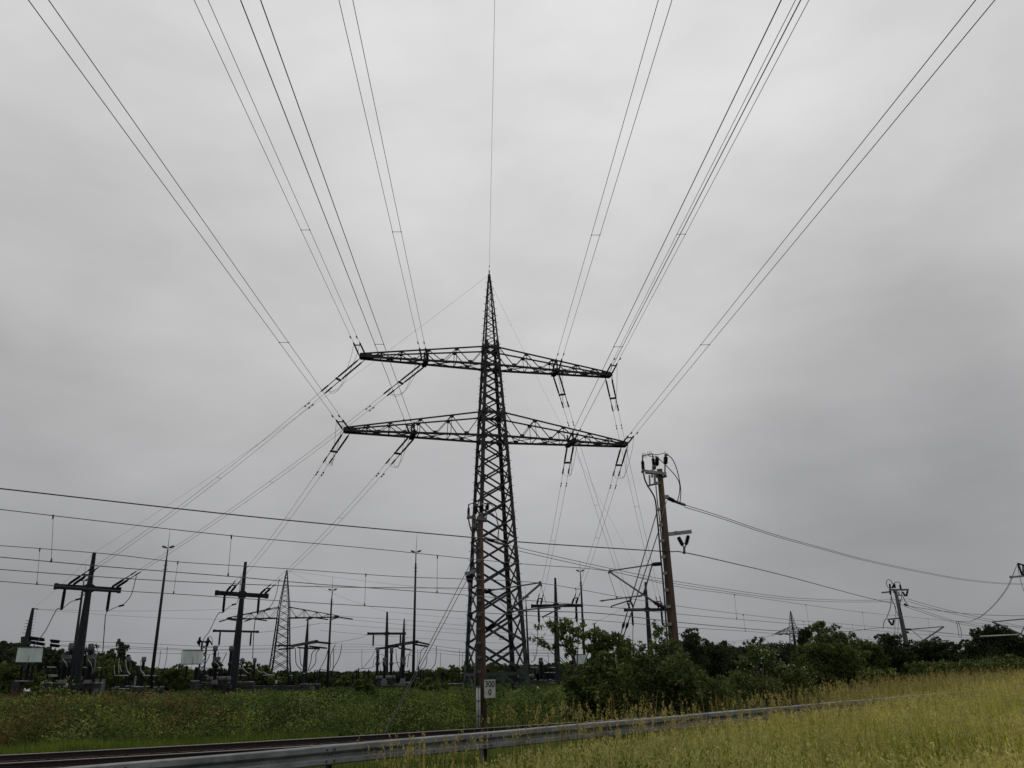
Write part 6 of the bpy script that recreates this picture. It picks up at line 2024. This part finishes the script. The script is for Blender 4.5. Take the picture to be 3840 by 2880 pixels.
# a few big mounds stand out of the rest
nb = 170
xb, yb = spread(rg, nb, 36, 62, 1.1)
tb = track_t(xb, yb)
kb = tb > 11
xb, yb = xb[kb], yb[kb]
x, y = np.concatenate([x, xb]), np.concatenate([y, yb])
H = np.concatenate([H, los_cap(xb, yb) * rg.uniform(1.0, 1.7, len(xb))])
RD = np.concatenate([RD, rg.uniform(.9, 2.0, len(xb))])
pxb = 1920 + FPX * xb / (yb * math.cos(PITCH))
cb = pal[rg.choice([0, 0, 1, 2, 3], len(xb))]
rb = (pxb < 750) & (rg.random(len(xb)) < .55)
cb[rb] = np.array([.125, .066, .030])
col = np.concatenate([col, cb])
LP, LA, LB, LT = [], [], [], []
for i in range(len(x)):
    if H[i] < .05:
        continue
    n = int(40 + 120 * RD[i] * max(.3, H[i]))
    d = rand_dirs(rg, n)
    d[:, 2] = np.abs(d[:, 2])
    rr = rg.uniform(.3, 1, (n, 1)) ** .5
    zc = float(ground_z(x[i], y[i]))
    P = np.array([x[i], y[i], zc]) + d * rr * np.array([RD[i], RD[i], H[i]]) + rg.normal(0, .04, (n, 3))
    spike = rg.random(n) < .12
    P[spike, 2] += rg.uniform(0, .22, spike.sum()) * H[i]
    A, B = leaf_axes(rg, n, .075, .024, .35, .9)
    LP.append(P)
    LA.append(A)
    LB.append(B)
    LT.append(np.repeat(col[i:i + 1], n, 0) * rg.uniform(.8, 1.2, (n, 1)))
# -- thin cover between the clumps
x, y = spread(rg, 90000, 32, 120, 1.35)
t = track_t(x, y)
ok = t > 8.5
x, y, t = x[ok], y[ok], t[ok]
N = len(x)
h = np.minimum(rg.uniform(.1, .5, N), los_cap(x, y))
P = np.stack([x, y, ground_z(x, y) + h], -1)
A, B = leaf_axes(rg, N, .0026 * np.maximum(y, 34)[:, None], .0005 * np.maximum(y, 34)[:, None], 1.2, .8)
LP.append(P)
LA.append(A)
LB.append(B)
LT.append(np.array([.07, .095, .028]) * (.5 + .9 * fields(x, y, 14, .6))[:, None] * rg.uniform(.8, 1.2, (N, 1)))
wd = quads('weeds', np.concatenate(LP), np.concatenate(LA), np.concatenate(LB), M['weed'], None, np.concatenate(LT).astype(np.float32))
tag(wd, 'rough green and rust brown weeds growing between the railway track and the switchyard', 'weeds', None, 'stuff')


# ---------------------------------------------------------------- tall grass in front of and beyond the guardrail
def grass(name, label, x, y, hmin, hmax, wid, tintf, seed, lean=.22, hcap=None):
    rg = np.random.default_rng(seed)
    n = len(x)
    z = ground_z(x, y)
    h = rg.uniform(hmin, hmax, n) * (.65 + .6 * fields(x, y, seed + 1, .9))
    if hcap is not None:
        h = np.minimum(h, hcap * rg.uniform(.75, 1.2, n))
    th = rg.uniform(0, 6.283, n)
    ln = rg.normal(0, lean, n) * h
    top = np.stack([x + ln * np.cos(th), y + ln * np.sin(th), z + h], -1)
    base = np.stack([x, y, z - .05], -1)
    # side vector roughly facing anywhere
    ph = rg.uniform(0, 6.283, n)
    sd = np.stack([np.cos(ph), np.sin(ph), np.zeros(n)], -1) * wid * rg.uniform(.6, 1.4, (n, 1))
    bend = np.stack([np.cos(th), np.sin(th), np.zeros(n)], -1) * (ln * .15)[:, None]
    mid = (base + top) / 2 - bend
    v = np.empty((n, 6, 3), np.float32)
    v[:, 0] = base - sd
    v[:, 1] = base + sd
    v[:, 2] = mid + sd * .8
    v[:, 3] = mid - sd * .8
    v[:, 4] = top + sd * .12
    v[:, 5] = top - sd * .12
    off = np.arange(n)[:, None] * 6
    li = np.concatenate([off + np.array([[0, 1, 2, 3]]), off + np.array([[3, 2, 4, 5]])], 1).astype(np.int32)
    me = bpy.data.meshes.new(name)
    me.vertices.add(n * 6)
    me.vertices.foreach_set('co', v.ravel())
    me.loops.add(n * 8)
    me.loops.foreach_set('vertex_index', li.ravel())
    me.polygons.add(n * 2)
    me.polygons.foreach_set('loop_start', np.arange(0, n * 8, 4, dtype=np.int32))
    me.polygons.foreach_set('loop_total', np.full(n * 2, 4, np.int32))
    me.update(calc_edges=True)
    tn = tintf(x, y, rg)
    at = me.color_attributes.new('tint', 'FLOAT_COLOR', 'POINT')
    c = np.ones((n, 6, 4), np.float32)
    c[:, :, :3] = tn[:, None, :]
    at.data.foreach_set('color', c.ravel())
    o = link_mesh(name, me, M['grass'])
    tag(o, label, 'grass', None, 'stuff')
    return top, tn, h


def tint_grass(x, y, rg):
    n = len(x)
    f = fields(x, y, 31, .35)
    f2 = fields(x, y, 33, 1.1)
    dry = np.clip((x + 1.5) / 9 + (f - .5) * 1.3, 0, 1)[:, None]
    g = np.array([.15, .21, .038]) * (1 - f2[:, None] * .5) + np.array([.27, .31, .06]) * f2[:, None] * .5
    yl = np.array([.40, .385, .062]) * (1 - f2[:, None] * .4) + np.array([.68, .60, .20]) * f2[:, None] * .4
    q = W(3560, 2650, 25)
    gp_ = np.exp(-((x - q.x) ** 2 + (y - q.y) ** 2) / 1.6)[:, None]
    dry = dry * (1 - .9 * gp_)
    c = g * (1 - dry) + yl * dry
    return (c * rg.uniform(.45, 1.45, (n, 1)) * np.array([.98, 1, .95])).astype(np.float32)


rg = np.random.default_rng(41)
N = 420000
y = 6.5 + 40 * rg.random(N) ** 1.25
x = rg.uniform(-12, 40, N)
sg = (y - np.polyval(gc, x)) * GD.x          # signed distance beyond the guardrail
keep = vis(np.stack([x, y, y], -1), -150, 4080) & (sg < -.25)
# gravel verge: bare near the rail towards the left
bare = np.clip((1.2 - x) / 5, 0, 1)
keep &= (sg < -.25 - bare * 1.5 * (.5 + fields(x, y, 77, 1.3))) | (rg.random(N) < .02)
keep &= rg.random(N) < np.clip(1.15 - (y - 7) / 60, .3, 1)
keep &= rg.random(N) < .25 + 1.1 * fields(x, y, 91, 1.9)
xg, yg = x[keep], y[keep]
sgk = -sg[keep]
pxg = 1920 + FPX * xg / (yg * math.cos(PITCH))
hcap = .26 + .30 * np.clip((xg + 1) / 6, 0, 1) + .10 * sgk - .06 * np.clip((pxg - 2300) / 500, 0, 1) + .46 * np.clip((pxg - 3250) / 350, 0, 1)
top, tn, hh = grass('tall_grass', 'tall yellow green grass growing on the bank in front of the guardrail', xg, yg, .30, .95, .0052, tint_grass, 42, hcap=hcap)


def seedheads(name, label, top, tn, frac, L, Wd, seed, k=3, pale=1.0):
    rg = np.random.default_rng(seed)
    i = np.where(rg.random(len(top)) < frac)[0]
    P, A, B, T = [], [], [], []
    for j in range(k):
        n = len(i)
        dz = rg.uniform(-.01, 1, n) ** 1.0 * .17
        sp_ = .006 + .16 * dz
        p = top[i] + np.stack([rg.normal(0, 1, n) * sp_, rg.normal(0, 1, n) * sp_, .02 - dz], -1)
        a, b = leaf_axes(rg, n, L, Wd, 1.6, .7)
        P.append(p)
        A.append(a)
        B.append(b)
        c = tn[i] * .5 + np.array([.36, .30, .13]) * .5 * pale
        T.append(c)
    o = quads(name, np.concatenate(P), np.concatenate(A), np.concatenate(B), M['seed'], None, np.concatenate(T).astype(np.float32))
    tag(o, label, 'grass', None, 'stuff')


hi = hh > np.quantile(hh, .45)
seedheads('grass_seed_heads', 'pale yellow seed heads of the tall grass in front of the guardrail', top[hi], tn[hi], .5, .028, .0082, 43, 9, 1.75)

# grass beyond the guardrail on the right, and taller single stems against the dark bushes
rg = np.random.default_rng(45)
N = 150000
y = 13 + 45 * rg.random(N) ** 1.1
x = rg.uniform(-8, 48, N)
sg = (y - np.polyval(gc, x)) * GD.x
t = y - np.polyval(rc, np.clip(x, -60, 30)) - (x - np.clip(x, -60, 30)) * .5
pxx = 1920 + FPX * x / (y * math.cos(PITCH))
dens = np.where(pxx < 3050, np.clip((pxx - 1650) / 1400, .02, 1) * .30 * (.3 + 1.4 * fields(x, y, 93, 1.2)), 1)
keep = vis(np.stack([x, y, y], -1), 1300, 4080) & (sg > .2) & (sg < 3.0 + np.clip((pxx - 2900) / 120, 0, 14)) & ((t < -3.4) | (x > 11)) & (rg.random(N) < dens)
xb, yb = x[keep], y[keep]


def tint_far(x, y, rg):
    f = fields(x, y, 51, .5)[:, None]
    c = np.array([.30, .255, .07]) * (1 - f) + np.array([.44, .36, .12]) * f
    return (c * rg.uniform(.5, 1.4, (len(x), 1))).astype(np.float32)


top, tn, hh = grass('verge_grass', 'tall straw coloured grass beyond the guardrail at the right', xb, yb, .5, 1.25, .006, tint_far, 46, .16)
hi = hh > np.quantile(hh, .5)
seedheads('verge_seed_heads', 'pale feathery seed heads of the grass beyond the guardrail', top[hi], tn[hi], .55, .024, .007, 47, 9, 1.1)

# turf between guardrail and track at the left and the short sward everywhere near
rg = np.random.default_rng(55)
N = 60000
y = 12 + 24 * rg.random(N)
x = rg.uniform(-14, 9, N)
sg = (y - np.polyval(gc, x)) * GD.x
t = y - np.polyval(rc, x)
keep = (sg > .3) & (t < -3.9) & vis(np.stack([x, y, y], -1), -100, 2700)
grass('sward', 'short green sward between the guardrail and the track', x[keep], y[keep], .12, .35, .006, lambda a, b_, r_: (np.array([.13, .17, .04]) * r_.uniform(.7, 1.3, (len(a), 1))).astype(np.float32), 56)

# bright turf strip along the far side of the track, and the short sward at the foot of the guardrail
rg = np.random.default_rng(58)
x, y = spread(rg, 150000, 26, 44, 1.0, -200, 2350)
t = track_t(x, y)
ppx = 1920 + FPX * x / (y * math.cos(PITCH))
keep = (t > 1.2) & (t < 10.5 + 1.5 * fields(x, y, 19, .5))
x, y, t, ppx = x[keep], y[keep], t[keep], ppx[keep]
hc = np.where(ppx > 1250, np.maximum(.03, -1.9 * y / (y - t) - .05 - ground_z(x, y)), .5 + 0 * y)
hc = np.where((ppx > 950) & (ppx <= 1250), np.minimum(.5, hc), hc)


def tint_turf(x, y, rg):
    f = fields(x, y, 71, .45)[:, None]
    c = np.array([.075, .105, .026]) * (1 - f) + np.array([.165, .215, .036]) * f
    return (c * rg.uniform(.6, 1.35, (len(x), 1))).astype(np.float32)


grass('turf', 'bright green turf strip growing along the far side of the railway track', x, y, .2, .55, .007, tint_turf, 72, .2, hcap=hc)
rg = np.random.default_rng(59)
N = 110000
y = 9 + 22 * rg.random(N)
x = rg.uniform(-8, 12, N)
sg = (y - np.polyval(gc, x)) * GD.x
keep = (sg < .3) & (sg > -4) & vis(np.stack([x, y, y], -1), -100, 3000) & (rg.random(N) < np.clip((x + 4.4) / 2.2 + .8 * (fields(x, y, 97, 1.7) - .5), 0, 1))
grass('verge_sward', 'short green grass at the foot of the guardrail', x[keep], y[keep], .12, .34, .006, lambda a, b_, r_: (np.array([.12, .15, .035]) * r_.uniform(.5, 1.4, (len(a), 1))).astype(np.float32), 60)

# undergrowth below the shrubs and trees right of the pylon
rg = np.random.default_rng(63)
N = 70000
y = 21 + 60 * rg.random(N) ** 1.2
x = rg.uniform(-2, 62, N)
sg = (y - np.polyval(gc, x)) * GD.x
P = np.stack([x, y, y], -1)
pxx = 1920 + FPX * x / (y * math.cos(PITCH))
keep = (sg > 1.2) & (pxx > 2060 + 200 * rg.random(len(x))) & (pxx < 4080)
x, y = x[keep], y[keep]
N = len(x)
P = np.stack([x, y, ground_z(x, y) + rg.random(N) ** 1.4 * (.25 + .55 * fields(x, y, 64, .7))], -1)
A, B = leaf_axes(rg, N, .10, .026, .8, .9)
c = (np.array([.055, .075, .024]) * (.5 + fields(x, y, 65, .5)[:, None]) * rg.uniform(.7, 1.3, (N, 1))).astype(np.float32)
tag(quads('undergrowth', P, A, B, M['weed'], None, c), 'dark green undergrowth below the shrubs and trees right of the pylon', 'undergrowth', None, 'stuff')

# single tall seeding stems standing up in front of the guardrail
rg = np.random.default_rng(66)
N = 1500
tt = rg.uniform(.5, 17, N)
oo = -rg.uniform(.15, 1.5, N)
x = G0.x + GD.x * tt + GN.x * oo
y = G0.y + GD.y * tt + GN.y * oo
keep = rg.random(N) < np.clip(.25 + 1.3 * (fields(x, y, 67, 1.6) - .35), .05, 1)
x2 = rg.uniform(1, 34, 9000)
y2 = rg.uniform(9, 40, 9000)
sg2 = (y2 - np.polyval(gc, x2)) * GD.x
px2 = 1920 + FPX * x2 / (y2 * math.cos(PITCH))
k2 = (px2 > 2250) & (px2 < 4000) & (sg2 < -.4) & (rg.random(9000) < fields(x2, y2, 99, 1.4) * np.clip((px2 - 2100) / 900, 0, 1))
x, y, keep = np.concatenate([x, x2]), np.concatenate([y, y2]), np.concatenate([keep, k2])
top, tn, hh = grass('tall_stems', 'single tall seeding grass stems standing in front of the guardrail', x[keep], y[keep], .65, 1.25, .005, tint_far, 68, .18)
seedheads('stem_seed_heads', 'feathery pale seed heads of the single stems before the guardrail', top, tn, .9, .026, .008, 69, 12, 1.15)
# ================================================================ sky, sun, camera
wd_ = bpy.data.worlds.new('World')
SC.world = wd_
wd_.use_nodes = True
nt = wd_.node_tree
N_ = nt.nodes
L_ = nt.links
bg = N_['Background']
SUN_EL, SUN_AZ = R(52), R(20)
sky = N_.new('ShaderNodeTexSky')
sky.sky_type = 'NISHITA'
sky.sun_disc = False
sky.sun_elevation = SUN_EL
sky.sun_rotation = SUN_AZ
tc = N_.new('ShaderNodeTexCoord')
sx = N_.new('ShaderNodeSeparateXYZ')
L_.new(tc.outputs['Generated'], sx.inputs[0])
# overcast layer: brightness by height above the horizon
rp_ = N_.new('ShaderNodeValToRGB')
e = rp_.color_ramp.elements
e[0].position, e[0].color = 0.0, (.270, .277, .295, 1)
e[1].position, e[1].color = 1.0, (.72, .72, .72, 1)
for p, c in ((.06, (.330, .335, .350)), (.14, (.380, .380, .390)), (.26, (.468, .466, .470)), (.38, (.545, .543, .546)), (.52, (.605, .603, .606)), (.66, (.655, .653, .656)), (.76, (.680, .678, .681))):
    k = e.new(p)
    k.color = (*c, 1)
L_.new(sx.outputs['Z'], rp_.inputs[0])
mp = N_.new('ShaderNodeMapping')
mp.inputs['Scale'].default_value = (1.0, 1.0, 2.3)
mp.inputs['Rotation'].default_value = (0, R(8), R(25))
L_.new(tc.outputs['Generated'], mp.inputs[0])


def noise(scale, detail, rough, dist, loc=0):
    n = N_.new('ShaderNodeTexNoise')
    n.inputs['Scale'].default_value = scale
    n.inputs['Detail'].default_value = detail
    n.inputs['Roughness'].default_value = rough
    n.inputs['Distortion'].default_value = dist
    L_.new(mp.outputs[0], n.inputs['Vector'])
    return n.outputs['Fac']


def math_(op, a, b, c=None):
    n = N_.new('ShaderNodeMath')
    n.operation = op
    for i, v in enumerate((a, b, c)):
        if v is None:
            continue
        if isinstance(v, (int, float)):
            n.inputs[i].default_value = v
        else:
            L_.new(v, n.inputs[i])
    return n.outputs[0]


n1 = noise(2.1, 4, .5, .35)
n2 = noise(5.2, 3, .5, .2)
f = math_('MULTIPLY_ADD', n1, .46, .77)
f = math_('MULTIPLY_ADD', n2, .26, math_('SUBTRACT', f, .13))
n3 = noise(11.0, 4, .55, .3)
f = math_('MULTIPLY_ADD', n3, .09, math_('SUBTRACT', f, .045))


def patch(px, py, size, amt):
    """soft heavier or thinner part of the cloud cover in a direction of the sky"""
    global f
    d = ray(px, py).normalized()
    v = N_.new('ShaderNodeVectorMath')
    v.operation = 'DOT_PRODUCT'
    v.inputs[1].default_value = d
    L_.new(tc.outputs['Generated'], v.inputs[0])
    m = N_.new('ShaderNodeMapRange')
    m.interpolation_type = 'SMOOTHERSTEP'
    m.inputs['From Min'].default_value = math.cos(R(size))
    m.inputs['From Max'].default_value = 1.0
    m.inputs['To Min'].default_value = 0
    m.inputs['To Max'].default_value = amt
    L_.new(v.outputs['Value'], m.inputs['Value'])
    f = math_('ADD', f, m.outputs[0])


patch(3250, 1480, 14, -.12)
patch(3650, 1900, 20, -.08)
patch(4100, 900, 20, -.08)
patch(2600, 250, 15, .08)
patch(200, 1300, 26, -.07)
patch(-100, 1900, 16, -.06)
patch(1700, 1500, 30, .05)
vm = N_.new('ShaderNodeVectorMath')
vm.operation = 'SCALE'
L_.new(rp_.outputs[0], vm.inputs[0])
L_.new(f, vm.inputs['Scale'])
vs = N_.new('ShaderNodeVectorMath')
vs.operation = 'SCALE'
L_.new(sky.outputs[0], vs.inputs[0])
vs.inputs['Scale'].default_value = .06
mx = N_.new('ShaderNodeMix')
mx.data_type = 'RGBA'
mx.inputs[0].default_value = .97
L_.new(vs.outputs[0], mx.inputs[6])
L_.new(vm.outputs[0], mx.inputs[7])
L_.new(mx.outputs[2], bg.inputs['Color'])
bg.inputs['Strength'].default_value = 1.02

sd = bpy.data.lights.new('sun', 'SUN')
sd.energy = .5
sd.angle = R(25)
sd.color = (1, .97, .93)
so = bpy.data.objects.new('sun', sd)
COL.objects.link(so)
dirv = Vector((math.sin(SUN_AZ) * math.cos(SUN_EL), math.cos(SUN_AZ) * math.cos(SUN_EL), math.sin(SUN_EL)))
so.rotation_euler = dirv.to_track_quat('Z', 'Y').to_euler()
so.location = (0, 0, 60)

cd = bpy.data.cameras.new('camera')
cd.sensor_fit = 'HORIZONTAL'
cd.sensor_width = 36
cd.lens = FPX / 3840 * 36
cd.clip_start = .1
cd.clip_end = 6000
co = bpy.data.objects.new('camera', cd)
COL.objects.link(co)
from mathutils import Matrix
co.matrix_world = Matrix(((cR.x, cU.x, -cF.x, 0), (cR.y, cU.y, -cF.y, 0), (cR.z, cU.z, -cF.z, 0), (0, 0, 0, 1)))
SC.camera = co
vs_ = SC.view_settings
vs_.view_transform = 'Standard'
vs_.look = 'None'
vs_.exposure = 0
vs_.gamma = 1
SC.cycles.max_bounces = 5
SC.cycles.transparent_max_bounces = 4
